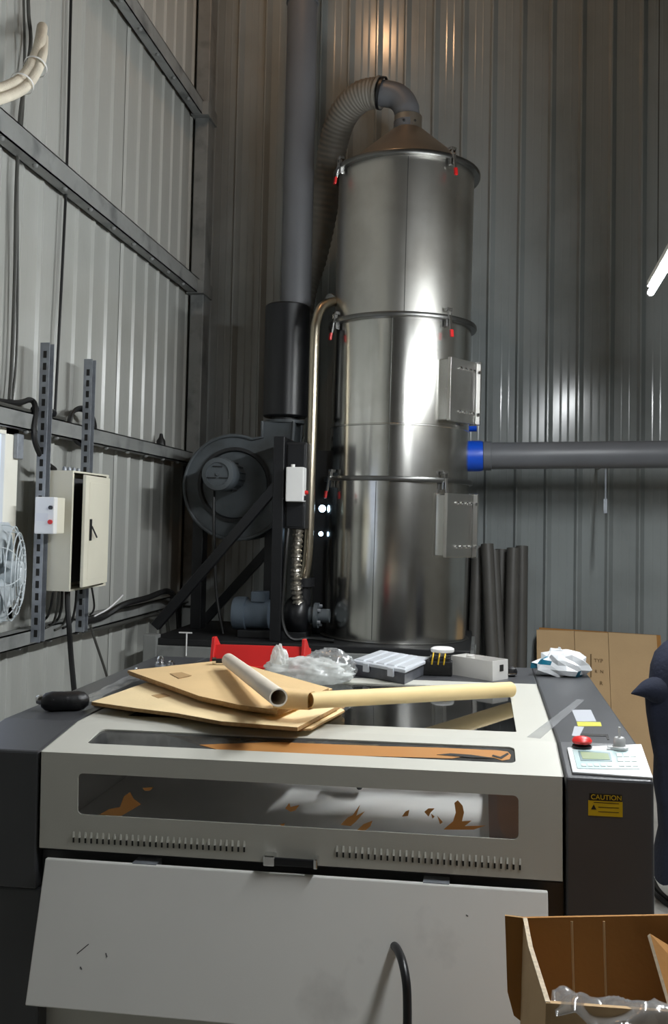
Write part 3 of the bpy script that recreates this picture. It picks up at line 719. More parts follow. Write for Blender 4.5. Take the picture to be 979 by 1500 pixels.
for x, t in ((LX0, .003), (LX1-.003, .003)):
    lid.prism([(x, FY, LZ), (x, FY, ZF), (x, KY, ZM), (x, LY, ZM), (x, LY, ZM-.05), (x, FY+.25, LZ)], (t, 0, 0))
lido = lid.build('lid', 'lid_paint', lc)
MB().box((hx0-.012, FY+.0045, hz0-.012), (hx1+.012, FY+.0075, hz1+.012)).build('front_pane', 'clear_pane', lido)
MB().prism([(sx_0-.012, sa-.012, zs(sa-.012)-.008), (sx_1+.012, sa-.012, zs(sa-.012)-.008), (sx_1+.012, sb_+.012, zs(sb_+.012)-.008), (sx_0-.012, sb_+.012, zs(sb_+.012)-.008)], (0, 0, .0035)).build('sloping_pane', 'smoky_pane', lido)
MB().box((tx0-.012, ty0-.012, ZM-.0075), (tx1+.012, ty1+.012, ZM-.0045)).build('top_pane', 'dark_pane', lido)
# vent slots: dark slab, with an added hood above sloped to catch light
def slot_mesh():
    b = MB(); b.box((-.0021, -.0012, -.013), (.0021, .001, .000), 0); b.hexa([(-.0021,-.0045,.000), (.0021,-.0045,.000), (.0021,.001,.000), (-.0021,.001,.000)], [(-.0021,-.0004,.013), (.0021,-.0004,.013), (.0021,.001,.013), (-.0021,.001,.013)], 1); return b
slot0 = None
for (xa, ya, xb, yb, n) in ((108, 1226, 358, 1240, 30), (494, 1247, 762, 1266, 30)):
    for i in range(n):
        t = i/(n-1); p = mY(xa+(xb-xa)*t, ya+(yb-ya)*t, FY)
        m = Matrix.Translation(p - Vector(lido['_b']))
        if slot0 is None: slot0 = slot_mesh().build('vent_slot', ['slot_dark', 'lid_paint'], lido, base=(0,0,0)); slot0.matrix_basis = m
        else: copy_part(slot0, lido, m)
ha, hb = mY(386, 1259, FY-.02), mY(466, 1262, FY-.02)
MB().box((ha.x+.022, FY-.026, LZ+.002), (hb.x-.008, FY-.016, LZ+.020)).build('handle_bar', 'black_metal', lido, bevel=.003)
MB().box((ha.x, FY-.028, LZ+.000), (ha.x+.028, FY+.002, LZ+.026)).build('handle_post', 'chrome', lido, bevel=.004)
MB().box((hb.x-.010, FY-.028, LZ+.000), (hb.x, FY+.002, LZ+.024)).build('handle_post', 'chrome', lido, bevel=.003)
# scraps of kraft masking paper still stuck on the panes
def scrap(pts, fn, nrm, parent, m='kraft_mask', nm='masking_scrap', lift=.0006, t=.0006):
    P = [fn(*p) for p in pts]; nrm = Vector(nrm); P = [p + nrm*lift for p in P]
    return MB().prism(P, nrm*t).build(nm, m, parent)
fF = lambda a, b: mY(a, b, FY+.0045)
for pts in ([(650,1215),(664,1203),(668,1190),(666,1176),(671,1172),(678,1180),(680,1190),(677,1203),(691,1202),(681,1210),(712,1209),(694,1215)],
            [(499,1208),(510,1197),(517,1194),(528,1178),(522,1195),(535,1188),(522,1203),(514,1210)],
            [(522,1217),(533,1207),(546,1202),(543,1210),(536,1216)], [(418,1184),(424,1176),(426,1182),(439,1179),(433,1187),(426,1189)],
            [(589,1196),(594,1189),(600,1186),(598,1195)], [(622,1189),(628,1184),(637,1184),(631,1190),(628,1196)], [(632,1192),(637,1196),(634,1199)], [(641,1195),(649,1204),(645,1207)],
            [(410,1207),(418,1206),(415,1211)],
            [(146,1193),(160,1185),(176,1182),(182,1166),(191,1160),(196,1170),(207,1178),(192,1187),(178,1195)], [(209,1154),(225,1153),(220,1158),(212,1158)]):
    scrap(pts, fF, (0,-1,0), lido)
fS = lambda a, b: mS(a, b) - sl_n*.0045
scrap([(292,1089),(400,1085),(480,1088),(560,1091),(640,1093),(728,1097),(744,1099),(749,1104),(747,1110),(736,1112),(724,1108),(690,1104),(662,1109),(600,1107),(520,1105),(420,1103),(380,1100),(330,1099)], fS, sl_n, lido, nm='masking_strip')
scrap([(722,1104),(733,1107),(744,1101),(746,1103),(735,1110),(721,1106)], fS, sl_n, lido, 'slot_dark', 'torn_mark', lift=.0016)
scrap([(640,1104),(690,1108),(724,1109),(690,1104),(660,1102)], fS, sl_n, lido, 'slot_dark', 'torn_mark', lift=.0016)

# control panel on the right cabinet's slope
def slab(pts, fn, nrm, t, nm, m, parent, lift=0.0, bevel=0.0):
    nrm = Vector(nrm); P = [fn(*p)+nrm*lift for p in pts]
    return MB().prism(P, nrm*t).build(nm, m, parent, bevel=bevel)
fC = mS
cp = slab([(839,1134),(957,1142),(940,1093),(831,1098)], fC, sl_n, .006, 'control_panel', 'panel_white', lc, bevel=.002)
slab([(846,1130),(938,1131),(933,1104),(839,1102)], fC, sl_n, .0012, 'keypad', 'membrane', cp, lift=.0062)
slab([(851,1119),(897,1120),(894,1107),(847,1104)], fC, sl_n, .0008, 'display_frame', 'lcd_frame', cp, lift=.0075)
slab([(854,1117),(894,1118),(891,1109),(850,1106)], fC, sl_n, .0006, 'display', 'lcd', cp, lift=.0084)
for r in range(3):
    for c in range(3):
        a, q = 904+c*10+r*1.5, 1108+r*7
        slab([(a,q+5),(a+8,q+5.4),(a+7,q+.6),(a-1,q)], fC, sl_n, .0012, 'key', 'membrane_light', cp, lift=.0075)
for c in range(5):
    a = 852+c*9.5; slab([(a,1127),(a+7,1127.4),(a+6,1124),(a-1,1123.6)], fC, sl_n, .0012, 'key', 'membrane_light', cp, lift=.0075)
ep = mZ(853, 1094)
es = MB().lathe([(.024,0),(.024,.004),(.016,.006),(.014,.012)], ep, n=28).build('emergency_stop', 'black_metal', lc)
MB().lathe([(.014,.008),(.0225,.010),(.024,.016),(.020,.022),(.010,.025),(0,.026)], ep, n=28).build('mushroom_button', 'red_plastic', es)
kp = mZ(908, 1097)
ks = MB().lathe([(.021,0),(.021,.006),(.014,.008),(.014,.024),(.011,.028)], kp, n=24).build('key_switch', 'bright_metal', lc)
MB().box(kp+Vector((-.002,-.005,.024)), kp+Vector((.002,.005,.052))).build('key', 'bright_metal', ks)
MB().box(kp+Vector((-.030,-.010,.003)), kp+Vector((-.012,.002,.007)), mtx=None).build('spare_key', 'bright_metal', ks, bevel=.002)
T0 = lambda a, b: mZ(a, b)
slab([(845,1057),(874,1057),(866,1040),(838,1040)], T0, (0,0,1), .0006, 'white_label', 'label_grey', lc)
slab([(847,1064),(882,1064),(880,1058),(845,1057.6)], T0, (0,0,1), .0007, 'yellow_label', 'label_yellow', lc)
slab([(838,1078),(849,1079),(856,1065),(842,1064)], T0, (0,0,1), .0006, 'tag_label', 'label_grey', lc)
slab([(851,1078),(888,1079),(890,1084),(893,1084),(891,1076),(851,1075)], T0, (0,0,1), .0012, 'cover_slot', 'slot_dark', lc)
# caution sticker on the front of the right cabinet
def front_px(a, b): return mY(a, b, FY)
s0_, s1_ = front_px(862, 1172), front_px(912.5, 1197)
stk = MB().box((s0_.x, FY-.0008, s1_.z), (s1_.x, FY+.001, s0_.z)).build('caution_sticker', 'sticker_yellow', cabR)
MB().box((s0_.x+.003, FY-.0010, s0_.z), (s1_.x-.001, FY+.001, front_px(880,1162.5).z)).build('sticker_header', 'sticker_black', cabR)
def lettering(txt, size, m, c, nm, parent):
    mt = Matrix.Translation(Vector(c) - Vector(parent['_b'])) @ Matrix.Rotation(R(90), 4, 'X')
    return text_mesh(txt, size, m, nm, parent, mt, .0003)
lettering('CAUTION', .0150, 'sticker_yellow', ((s0_.x+s1_.x)/2+.002, FY-.0012, s0_.z+.0075), 'sticker_text', cabR)
tri = MB().prism([(s0_.x+.006, FY-.0011, s1_.z+.014), (s0_.x+.018, FY-.0011, s1_.z+.014), (s0_.x+.012, FY-.0011, s1_.z+.025)], (0,.0006,0)).build('warning_triangle', 'sticker_black', cabR)
for k in range(3):
    z = s1_.z + .009 + k*.010
    MB().box((s0_.x+.022 if k < 2 else s0_.x+.012, FY-.0011, z), (s1_.x-.008, FY, z+.0014)).build('text_line', 'sticker_black', cabR)
# white discharge flap leaning out under the lid, with its bow handle
ct0, ct1 = mY(66, 1262, 2.232), mY(803, 1302, 2.232); cz = (ct0.z+ct1.z)/2
cbz = mY(33, 1473, 2.142).z
fl = MB().hexa([(ct0.x, 2.142, cbz), (ct1.x, 2.142, cbz), (ct1.x, 2.155, cbz), (ct0.x, 2.155, cbz)], [(ct0.x, 2.232, cz), (ct1.x, 2.232, cz), (ct1.x, 2.245, cz), (ct0.x, 2.245, cz)]).build('discharge_flap', 'chute_white', lc, bevel=.003)
for x in (ct0.x+.25, ct1.x-.25): MB().box((x-.03, 2.236, cz-.012), (x+.03, 2.30, cz+.002)).build('hinge', 'galvanised', fl)
for x in (ct0.x+.04, ct1.x-.06): MB().box((x, 2.172, cbz+.03), (x+.02, 2.31, cbz+.05)).build('stay', 'galvanised', fl)
h0 = mY(577, 1388, 2.19)
MB().tube(smooth([(h0.x, 2.20, h0.z), mY(583, 1392, 2.165), mY(590, 1410, 2.12), mY(595.5, 1440, 2.09), mY(597, 1475, 2.08), mY(597, 1510, 2.07), mY(597, 1575, 2.06), mY(595, 1610, 2.10), Vector((h0.x+.012, 2.32, .255))], 8), .0095, 14).build('bow_handle', 'black_metal', fl)
for (a, b_, c_, d_) in ((113,1397,130,1383), (155,1396,157,1402), (118,1416,120,1420), (683,1340,686,1342)):
    def flap_pt(px, py):
        n_ = Vector((0, -(cz-cbz), (2.232-2.142))).normalized(); d = MR @ ray(px, py); return MO + d*((Vector((0,2.142,cbz))-MO).dot(n_)/d.dot(n_)), n_
    P, n_ = flap_pt(a, b_); Q, _ = flap_pt(c_, d_)
    MB().tube([P+n_*.0, Q+n_*.0], .0011, 6).build('scratch', 'rail_dark', fl)

# =================================================================== THINGS LYING ON THE MACHINE
def ply(pts, z, t, dx=0.0, dy=0.0):
    b = MB(); b.prism([mZ(p[0]+dx, p[1]+dy, z) for p in pts], (0,0,t), 0, 1); return b
low = [(134,1033),(196,1042),(259,1050),(324,1062),(436,1071),(497,1038),(470,1018),(214,1004)]
q = mZ(300, 1045)
t1 = thing('flattened_box', 'wide flattened cardboard box lying lowest across the pale lid', 'cardboard', (q.x, q.y, ZM), MF)
for k, (dx, dy) in enumerate(((4,1), (8,-1), (0,0))): ply(low, ZM + k*.0105, .0095, dx, dy).build('cardboard_layer', ['cardboard_pale', 'cardboard_edge'], t1)
ply([(438,1070.5),(456,1070),(505,1043),(497,1038)], ZM+.0105, .005).build('flap', ['cardboard_pale', 'cardboard_edge'], t1)
scrap([(222,1019),(232,1023),(250,1020),(240,1016)], lambda a, b: mZ(a, b, ZM+.0305), (0,0,1), t1, 'print_faint', 'printed_mark')
upp = [(187,986),(251,1009),(292,1024),(350,1037),(406,1045),(418,1041),(482,1012),(440,1000),(332,970)]
q = mZ(330, 1005)
t2 = thing('flattened_box', 'flattened cardboard box stacked on top, under the two paper rolls', 'cardboard', (q.x, q.y, ZM+.032), MF)
for k, (dx, dy) in enumerate(((5,1), (2,3), (0,0))): ply(upp, ZM+.0325 + k*.0095, .0085, dx, dy).build('cardboard_layer', ['cardboard', 'cardboard_edge'], t2)
scrap([(249,987),(262,994),(281,990),(266,985)], lambda a, b: mZ(a, b, ZM+.061), (0,0,1), t2, 'print_faint', 'printed_mark')
ZC = ZM+.061
# kraft roll
ra, rb = mZ(452, 1026, ZC+.026), mZ(748, 1010, ZM+.027); ax = (rb-ra); ln = ax.length; ax.normalize()
t3 = thing('kraft_roll', 'long thin roll of yellowish kraft paper lying across the lid window', 'paper roll', ra, MF)
MB().lathe([(.0185, 0), (.0215, 0), (.0225, ln*.5), (.0235, ln), (.020, ln), (.0195, ln*.5), (.0185, 0)], ra, ax, n=28, cap=False).build('roll', 'kraft_roll', t3)
d2 = (mZ(404, 1022, ZC+.024) - ra).normalized(); l2 = (mZ(404, 1022, ZC+.024)-ra).length
b = MB(); u_ = Vector((0,0,1)); v_ = d2.cross(u_).normalized(); rings = []
for k in range(7):
    t = k/6; w = .022 + .010*t; hgt = .022 + .004*t
    vs = []
    for j in range(24):
        a = 2*PI*j/24; e = .55
        cx_ = math.copysign(abs(math.cos(a))**e, math.cos(a)); cy_ = math.copysign(abs(math.sin(a))**e, math.sin(a))
        vs.append(ra + d2*(l2*t - .01) + v_*cx_*w + u_*(cy_*hgt))
    rings.append(vs)
for k in range(6):
    b.add(rings[k]+rings[k+1], [(j, (j+1)%24, 24+(j+1)%24, 24+j) for j in range(24)], 0, True)
b.build('loose_end', 'cardboard', t3)
# white roll
wa, wb_ = mZ(408, 1022, ZC+.052), mZ(335, 967, ZC+.030); ax = wb_-wa; ln = ax.length; ax.normalize()
t4 = thing('paper_roll', 'short whitish paper roll resting on the stacked cardboard, pointing to the red tray', 'paper roll', wa, MF)
MB().lathe([(.018, ln), (.018, ln*.5), (.019, 0), (.0225, 0), (.0225, ln*.5), (.022, ln), (.018, ln)], wa, ax, n=28, cap=False).build('roll', 'paper_white', t4)

# red tray
r0, r1 = mZ(306, 979), mZ(447, 982); ry = (r0.y+r1.y)/2; rh = mY(440, 949, ry).z; rt = mY(312, 934, ry).z
t5 = thing('red_tray', 'red open parts tray with raised ends at the back of the machine', 'tray', ((r0.x+r1.x)/2, ry, ZM), MF)
MB().hexa([(r0.x+.012, ry-.012, ZM+.002), (r1.x-.012, ry-.012, ZM+.002), (r1.x-.012, ry, ZM+.002), (r0.x+.012, ry, ZM+.002)], [(r0.x+.012, ry+.03, rh), (r1.x-.012, ry+.03, rh), (r1.x-.012, ry+.036, rh), (r0.x+.012, ry+.036, rh)]).build('front_wall', 'red_plastic', t5, bevel=.002)
MB().box((r0.x+.012, ry+.13, ZM), (r1.x-.012, ry+.136, rh-.02)).build('back_wall', 'red_plastic', t5)
MB().box((r0.x+.012, ry-.01, ZM), (r1.x-.012, ry+.135, ZM+.005)).build('bottom', 'red_plastic', t5)
for x in (r0.x, r1.x-.014):
    MB().prism([(x, ry-.014, ZM), (x, ry+.02, rt), (x, ry+.045, rt), (x, ry+.10, rh-.01), (x, ry+.14, rh-.02), (x, ry+.14, ZM)], (.014, 0, 0)).build('end_wall', 'red_plastic', t5, bevel=.003)
MB().box((r0.x+.10, ry-.026, ZM), (r1.x-.09, ry-.012, ZM+.012)).build('label_holder', 'red_plastic', t5, bevel=.002)

# ratchet with chrome ends beside the white roll
ca, cb_ = mZ(311, 968, ZC+.012), mZ(334, 968, ZC+.012)
t6 = thing('ratchet_tool', 'small black tool with chrome ends lying before the red tray', 'tool', ca, MF)
MB().tube([ca, ca.lerp(cb_, .25)], .012, 14).build('chrome_end', 'chrome', t6)
MB().tube([ca.lerp(cb_, .2), ca.lerp(cb_, .75)], .008, 12).build('grip', 'soft_black', t6)
MB().tube([ca.lerp(cb_, .72), cb_], .011, 14).build('chrome_end', 'chrome', t6)
# small fittings
def fitting(px, py, r, h, lab):
    p = mZ(px, py); t = thing('metal_fitting', lab, 'fitting', p, MF)
    MB().lathe([(r*.6,0),(r,.004),(r,h*.45),(r*.7,h*.5),(r*.75,h*.8),(r*.4,h)], p, n=16).build('body', 'chrome', t)
    MB().lathe([(r*1.2,0),(r*1.2,h*.22),(r*.8,h*.25)], p, n=6).build('hex_nut', 'galvanised', t); return t
fitting(235, 977, .018, .040, 'taller chrome fitting standing on the dark deck beside the cardboard')
fitting(251, 977, .015, .024, 'lower chrome fitting standing on the dark deck beside the cardboard')
p = mZ(200, 984); o = MB().lathe([(.006,0),(.006,.012),(.003,.016)], p, n=10).build('screw_cap', 'chrome', base=p, frame=MF); tag(o, 'tiny bright screw near the corner of the upper cardboard', 'screw')

# clear bag with a tape roll inside
p = mZ(452, 1000); bg = thing('poly_bag', 'crumpled clear plastic bag between red tray and parts organizer', 'bag', p, MF)
for nm, c, sz, sd, mm in (('bag_body', p+Vector((-.01,.04,.030)), (.145,.085,.045), 3, 'poly_film_milky'), ('bag_fold', p+Vector((.06,.075,.040)), (.085,.055,.060), 5, 'poly_film'), ('bag_neck', p+Vector((-.105,.02,.045)), (.030,.025,.070), 8, 'poly_film_milky')):
    blob(c, sz, sd, .30, 1.9, 56, 30, ridge=True).build(nm, mm, bg, sharp=180)
p = mZ(467, 988); o = MB().lathe([(.022,0),(.034,0),(.036,.004),(.036,.024),(.034,.028),(.022,.028),(.022,0)], p+Vector((0,.01,.012)), (.1,-.3,.9), n=28, cap=False).build('tape_roll', 'membrane', base=p, frame=MF); tag(o, 'pale green tape roll inside the crumpled clear bag', 'tape')

# parts organizer
OT = ZM+.052
oq = [mZ(514,967,OT), mZ(594,981,OT), mZ(635,961,OT), mZ(557,952,OT)]
e1 = (oq[1]-oq[0]); e2 = (oq[3]-oq[0])
oc = thing('parts_organizer', 'flat grey compartment case with pale lid beside the black module', 'case', (oq[0]+oq[2])/2*1 - Vector((0,0,.052)), MF)
def oP(u, v, z): q = oq[0] + e1*u + e2*v; return Vector((q.x, q.y, z))
MB().hexa([oP(.03,.03,ZM), oP(.97,.03,ZM), oP(.97,.97,ZM), oP(.03,.97,ZM)], [oP(.02,.02,OT-.012), oP(.98,.02,OT-.012), oP(.98,.98,OT-.012), oP(.02,.98,OT-.012)]).build('base', 'organizer_base', oc, bevel=.003)
ol = MB().hexa([oP(0,0,OT-.012), oP(1,0,OT-.012), oP(1,1,OT-.012), oP(0,1,OT-.012)], [oP(.0,.0,OT), oP(1,.0,OT), oP(1,1,OT), oP(0,1,OT)]).build('lid', 'organizer_lid', oc, bevel=.003)
for k in range(5):
    u = .06 + k*.19
    MB().hexa([oP(u,.06,OT-.001), oP(u+.15,.06,OT-.001), oP(u+.15,.94,OT-.001), oP(u,.94,OT-.001)], [oP(u+.01,.08,OT+.004), oP(u+.14,.08,OT+.004), oP(u+.14,.92,OT+.004), oP(u+.01,.92,OT+.004)]).build('lid_cell', 'organizer_lid', ol)
for u in (.25, .7): MB().hexa([oP(u,-.03,OT-.03), oP(u+.1,-.03,OT-.03), oP(u+.1,.03,OT-.03), oP(u,.03,OT-.03)], [oP(u,-.03,OT-.002), oP(u+.1,-.03,OT-.002), oP(u+.1,.03,OT-.002), oP(u,.03,OT-.002)]).build('catch', 'organizer_lid', oc)

# black module with white disc
p = mZ(641, 990); mo = thing('relay_module', 'black module with yellow contacts under a white round disc', 'module', p, MF)
MB().box(p+Vector((-.055,-.005,0)), p+Vector((.052,.085,.052))).build('block', 'soft_black', mo, bevel=.004)
MB().box(p+Vector((-.03,.0,.050)), p+Vector((.045,.08,.064))).build('upper_block', 'soft_black', mo, bevel=.003)
for k, x in enumerate((-.020, .002, .022)):
    MB().tube([p+Vector((x,-.006,.040)), p+Vector((x+.004,-.010,.066)), p+Vector((x+.006,.006,.080))], .0028, 8).build('contact', 'brass_yellow', mo)
MB().lathe([(.012,.064),(.012,.080),(.040,.080),(.042,.084),(.042,.092),(.034,.096),(.010,.096),(.008,.090),(0,.090)], p+Vector((.016,.04,0)), n=36, cap=False).build('disc', 'white_plastic', mo)

# open white metal box
bz = ZM; bh = .068
f0, f1 = mZ(661, 988), mZ(722, 998); e1 = f1-f0; e2 = Vector((-e1.y, e1.x, 0)).normalized()*.085
wm = thing('metal_box', 'open white sheet-metal box with a dark socket beside the black module', 'box', (f0+f1)/2, MF)
def wP(u, v, z): q = f0 + e1*u + e2*v; return Vector((q.x, q.y, z))
def wall_(u0,v0,u1,v1,nm): MB().hexa([wP(u0,v0,bz), wP(u1,v0,bz), wP(u1,v1,bz), wP(u0,v1,bz)], [wP(u0,v0,bz+bh), wP(u1,v0,bz+bh), wP(u1,v1,bz+bh), wP(u0,v1,bz+bh)]).build(nm, 'box_white', wm)
wall_(0,0,1,.02,'side_wall'); wall_(0,.98,1,1,'side_wall'); wall_(0,.02,.012,.98,'end_wall'); wall_(.985,.02,1.0,.98,'end_wall')
MB().hexa([wP(.012,.02,bz), wP(.985,.02,bz), wP(.985,.98,bz), wP(.012,.98,bz)], [wP(.012,.02,bz+.002), wP(.985,.02,bz+.002), wP(.985,.98,bz+.002), wP(.012,.98,bz+.002)]).build('bottom', 'box_white', wm)
MB().hexa([wP(.995,.45,bz+.03), wP(1.01,.45,bz+.03), wP(1.01,.68,bz+.03), wP(.995,.68,bz+.03)], [wP(.995,.45,bz+.052), wP(1.01,.45,bz+.052), wP(1.01,.68,bz+.052), wP(.995,.68,bz+.052)]).build('socket', 'slot_dark', wm)
MB().hexa([wP(.10,.72,bz+.045), wP(.22,.72,bz+.045), wP(.22,.98,bz+.045), wP(.10,.98,bz+.045)], [wP(.10,.72,bz+.066), wP(.22,.72,bz+.066), wP(.22,.98,bz+.066), wP(.10,.98,bz+.066)]).build('tab', 'box_white', wm)
# small black knob with chrome pin
p = mZ(749, 990); kn = thing('clamping_screw', 'small black hand screw with a chrome pin beside the open white box', 'screw', p, MF)
MB().lathe([(.010,0),(.020,.004),(.023,.015),(.019,.027),(.008,.032)], p, n=20).build('knob', 'soft_black', kn)
MB().tube([p+Vector((-.010,-.024,.008)), p+Vector((.016,-.026,.010))], .004, 10).build('pin', 'chrome', kn)
# silver-blue crumpled bag
p = mZ(824, 993); fb = thing('foil_bag', 'crumpled shiny white bag with teal print on the dark deck', 'bag', p, MF)
rnd = random.Random(5); NU_, NV_ = 18, 9; vs = []
for i in range(NV_+1):
    th = PI*i/NV_
    for j in range(NU_):
        ph = 2*PI*j/NU_; k = 1.0 + rnd.uniform(-.20, .16) if 0 < i < NV_ else 1.0
        peak = 1 + .30*math.exp(-((ph-2.2)/.7)**2) + .12*math.exp(-((ph-.5)/.5)**2)
        q_ = Vector((math.sin(th)*math.cos(ph)*.098, math.sin(th)*math.sin(ph)*.055, max(math.cos(th)*peak, -.62)*.052))*k
        vs.append(p + Vector((.0, .055, .033)) + q_)
b = MB()
teal = {(2,10),(3,10),(4,9),(3,11),(5,15),(6,15),(6,16),(7,15)}           # printed areas of the skin
for i in range(NV_):
    for j in range(NU_):
        b.add([vs[i*NU_+j], vs[(i+1)*NU_+j], vs[(i+1)*NU_+(j+1) % NU_], vs[i*NU_+(j+1) % NU_]], [(0,1,2,3)], 1 if (i, j) in teal else 0, False)
sk = b.build('skin', ['silver_bag', 'teal_plastic'], fb)
# black pouch with chrome end and clear film tail
pa, pb = mZ(66, 1042), mZ(121, 1040)
bp_ = thing('black_grip', 'plump black rounded grip with chrome end on the left cabinet', 'tool', (pa+pb)/2, MF)
a_, b_ = pa+Vector((0,0,.027)), pb+Vector((0,0,.027)); d_ = (b_-a_).normalized(); ln = (b_-a_).length
MB().lathe([(0,-.014),(.014,-.011),(.024,0),(.028,.018),(.027,ln*.5),(.028,ln-.014),(.024,ln+.004),(.013,ln+.016),(0,ln+.019)], a_, d_, n=32, cap=False).build('grip', 'soft_black', bp_, sharp=70)
MB().lathe([(0,-.024),(.010,-.021),(.014,-.012),(.012,.0)], a_+Vector((-.004,0,.006)), d_, n=20, cap=False).build('chrome_end', 'chrome', bp_)
fa_, fb_ = mZ(124, 1030, ZM+.008), mZ(216, 986, ZM+.004)
b = MB(); vs = []
n_ = 26
w_ = (fb_-fa_).cross(Vector((0,0,1))).normalized()
for i in range(n_+1):
    t = i/n_; c = fa_.lerp(fb_, t)
    for j in range(6):
        s_ = (j/5-.5); vs.append(c + w_*s_*(.05+.02*t) + Vector((0,0,.005+.008*abs(noise.noise(Vector((t*6, s_*3, 1)))))))
b.add(vs, [(i*6+j, i*6+j+1, (i+1)*6+j+1, (i+1)*6+j) for i in range(n_) for j in range(5)], 0, False)
o = b.build('film_strip', 'poly_film', base=fa_, frame=MF); tag(o, 'crinkled clear film strip trailing from the black grip to the cardboard', 'film')
o.modifiers.new('thickness', 'SOLIDIFY').thickness = .001
# clear tape strip over lid and right cabinet
o = MB().prism([mZ(*q_, ZM+.0004) for q_ in ((772,1080),(792,1082),(856,1026),(846,1024))], (0,0,.0006)).build('tape_strip', 'tape_film', base=mZ(810,1055), frame=MF); tag(o, 'strip of clear tape bridging the lid and the right cabinet', 'tape')

# =================================================================== LEFT WALL FITTINGS
def strut(xp, yt, xb, yb, lab):
    a, b_ = onX(xp, yt, XL+.125), onX(xb, yb, XL+.125); y = (a.y+b_.y)/2
    t = thing('strut_channel', lab, 'channel', (XL+.12, y, b_.z)); z0, z1 = b_.z, a.z
    MB().box((XL+.100, y-.024, z0), (XL+.104, y+.024, z1)).build('web', 'galvanised', t)
    MB().box((XL+.104, y-.024, z0), (XL+.145, y-.020, z1)).build('flange', 'galvanised', t)
    MB().box((XL+.104, y+.020, z0), (XL+.145, y+.024, z1)).build('flange', 'galvanised', t)
    s0 = None; z = z0+.04
    while z < z1-.03:
        for fy, nx in ((y-.0246, 0),):
            m = Matrix.Translation(Vector((XL+.124, fy, z)) - Vector(t['_b']))
            if s0 is None: s0 = MB().box((-.008, -.0008, -.016), (.008, .0008, .016)).build('slot', 'slot_dark', t, base=(0,0,0)); s0.matrix_basis = m
            else: copy_part(s0, t, m)
        m2 = Matrix.Translation(Vector((XL+.1046, y, z)) - Vector(t['_b'])) @ Matrix.Rotation(R(90), 4, 'Z')
        copy_part(s0, t, m2)
        z += .055
    return y
ys1 = strut(70, 503, 56, 940, 'slotted galvanised channel upright carrying the small breaker box')
ys2 = strut(133, 527, 120, 925, 'slotted galvanised channel upright behind the electrical cabinet door')
EXF = -1.845; EXB = XL+.146
ey0 = onX(104, 780, EXF).y; ey1 = onX(157, 780, EXF).y; ez1 = onX(105, 689, EXF).z; ez0 = onX(98, 867, EXF).z
eb = thing('electrical_cabinet', 'cream steel electrical cabinet with its door ajar on the left wall', 'cabinet', ((EXF+EXB)/2, (ey0+ey1)/2, ez0))
w = .008
cabm = MB(); cabm.box((EXB, ey0, ez0), (EXB+.004, ey1, ez1)); cabm.box((EXB+.004, ey0, ez0), (EXF, ey0+w, ez1)); cabm.box((EXB+.004, ey1-w, ez0), (EXF, ey1, ez1)); cabm.box((EXB+.004, ey0+w, ez0), (EXF, ey1-w, ez0+w)); cabm.box((EXB+.004, ey0+w, ez1-w), (EXF, ey1-w, ez1))
cabm.box((EXF-.004, ey0+w, ez0+w), (EXF, ey0+.016, ez1-w)); cabm.box((EXF-.004, ey1-.03, ez0+w), (EXF, ey1-w, ez1-w))
cabm.build('body', 'cream_paint', eb)
MB().box((EXB+.004, ey0+.02, ez0+.03), (EXB+.05, ey1-.04, ez1-.03)).build('breaker_rack', 'breaker_grey', eb)
hy = ey1-.026; dl = hy-(ey0+.014)
dm = Matrix.Translation((EXF+.002, hy, 0)) @ Matrix.Rotation(R(6), 4, 'Z')      # hinged on the far side, swung into the room
dr = MB().box((0, -dl, ez0+.018), (.016, 0, ez1-.018), mtx=dm).build('door', 'cream_paint', eb, bevel=.003)
MB().box((.016, -dl*.86, ez0+.05), (.018, -.03, ez1-.05), mtx=dm).build('door_panel', 'cream_paint', dr, bevel=.001)
zc = (ez0+ez1)/2
MB().box((.016, -dl*.84, zc-.045), (.026, -dl*.84+.018, zc+.055), mtx=dm).build('lock_plate', 'black_metal', dr, bevel=.002)
MB().tube([dm @ Vector((.028, -dl*.82, zc+.02)), dm @ Vector((.034, -dl*.82+.06, zc-.03))], .004, 8).build('key_handle', 'rail_dark', dr)
for k in range(4):
    y = ey0+.03+k*.05; MB().lathe([(.010,0),(.010,.012),(.006,.020)], ((EXB+EXF)/2, y, ez1), n=10).build('gland', 'galvanised', eb)
b0, b1 = onY(53, 728, 3.97), onY(79, 782, 3.97)
bk = thing('breaker_box', 'small white breaker box with a red button on the slotted channel', 'switch', (b0.x, 4.0, b1.z))
MB().box((b0.x, 3.97, b1.z), (b1.x, ys1-.025, b0.z)).build('body', 'cream_paint', bk, bevel=.004)
bf = MB().box((b0.x-.001, 3.962, b1.z-.001), (b1.x+.001, 4.0, b0.z+.001)).build('cover', 'white_plastic', bk, bevel=.005)
bx = b1.x-.014
MB().lathe([(.009,0),(.009,.010)], (bx, 3.953, b1.z+.115), (0,1,0), n=14).build('knob', 'black_metal', bf)
MB().lathe([(.010,0),(.010,.010)], (bx, 3.953, b1.z+.052), (0,1,0), n=14).build('button', 'red_plastic', bf)
MB().box((b0.x+.006, 3.9605, b1.z+.055), (bx-.012, 3.9625, b1.z+.09)).build('label', 'label_white', bf)

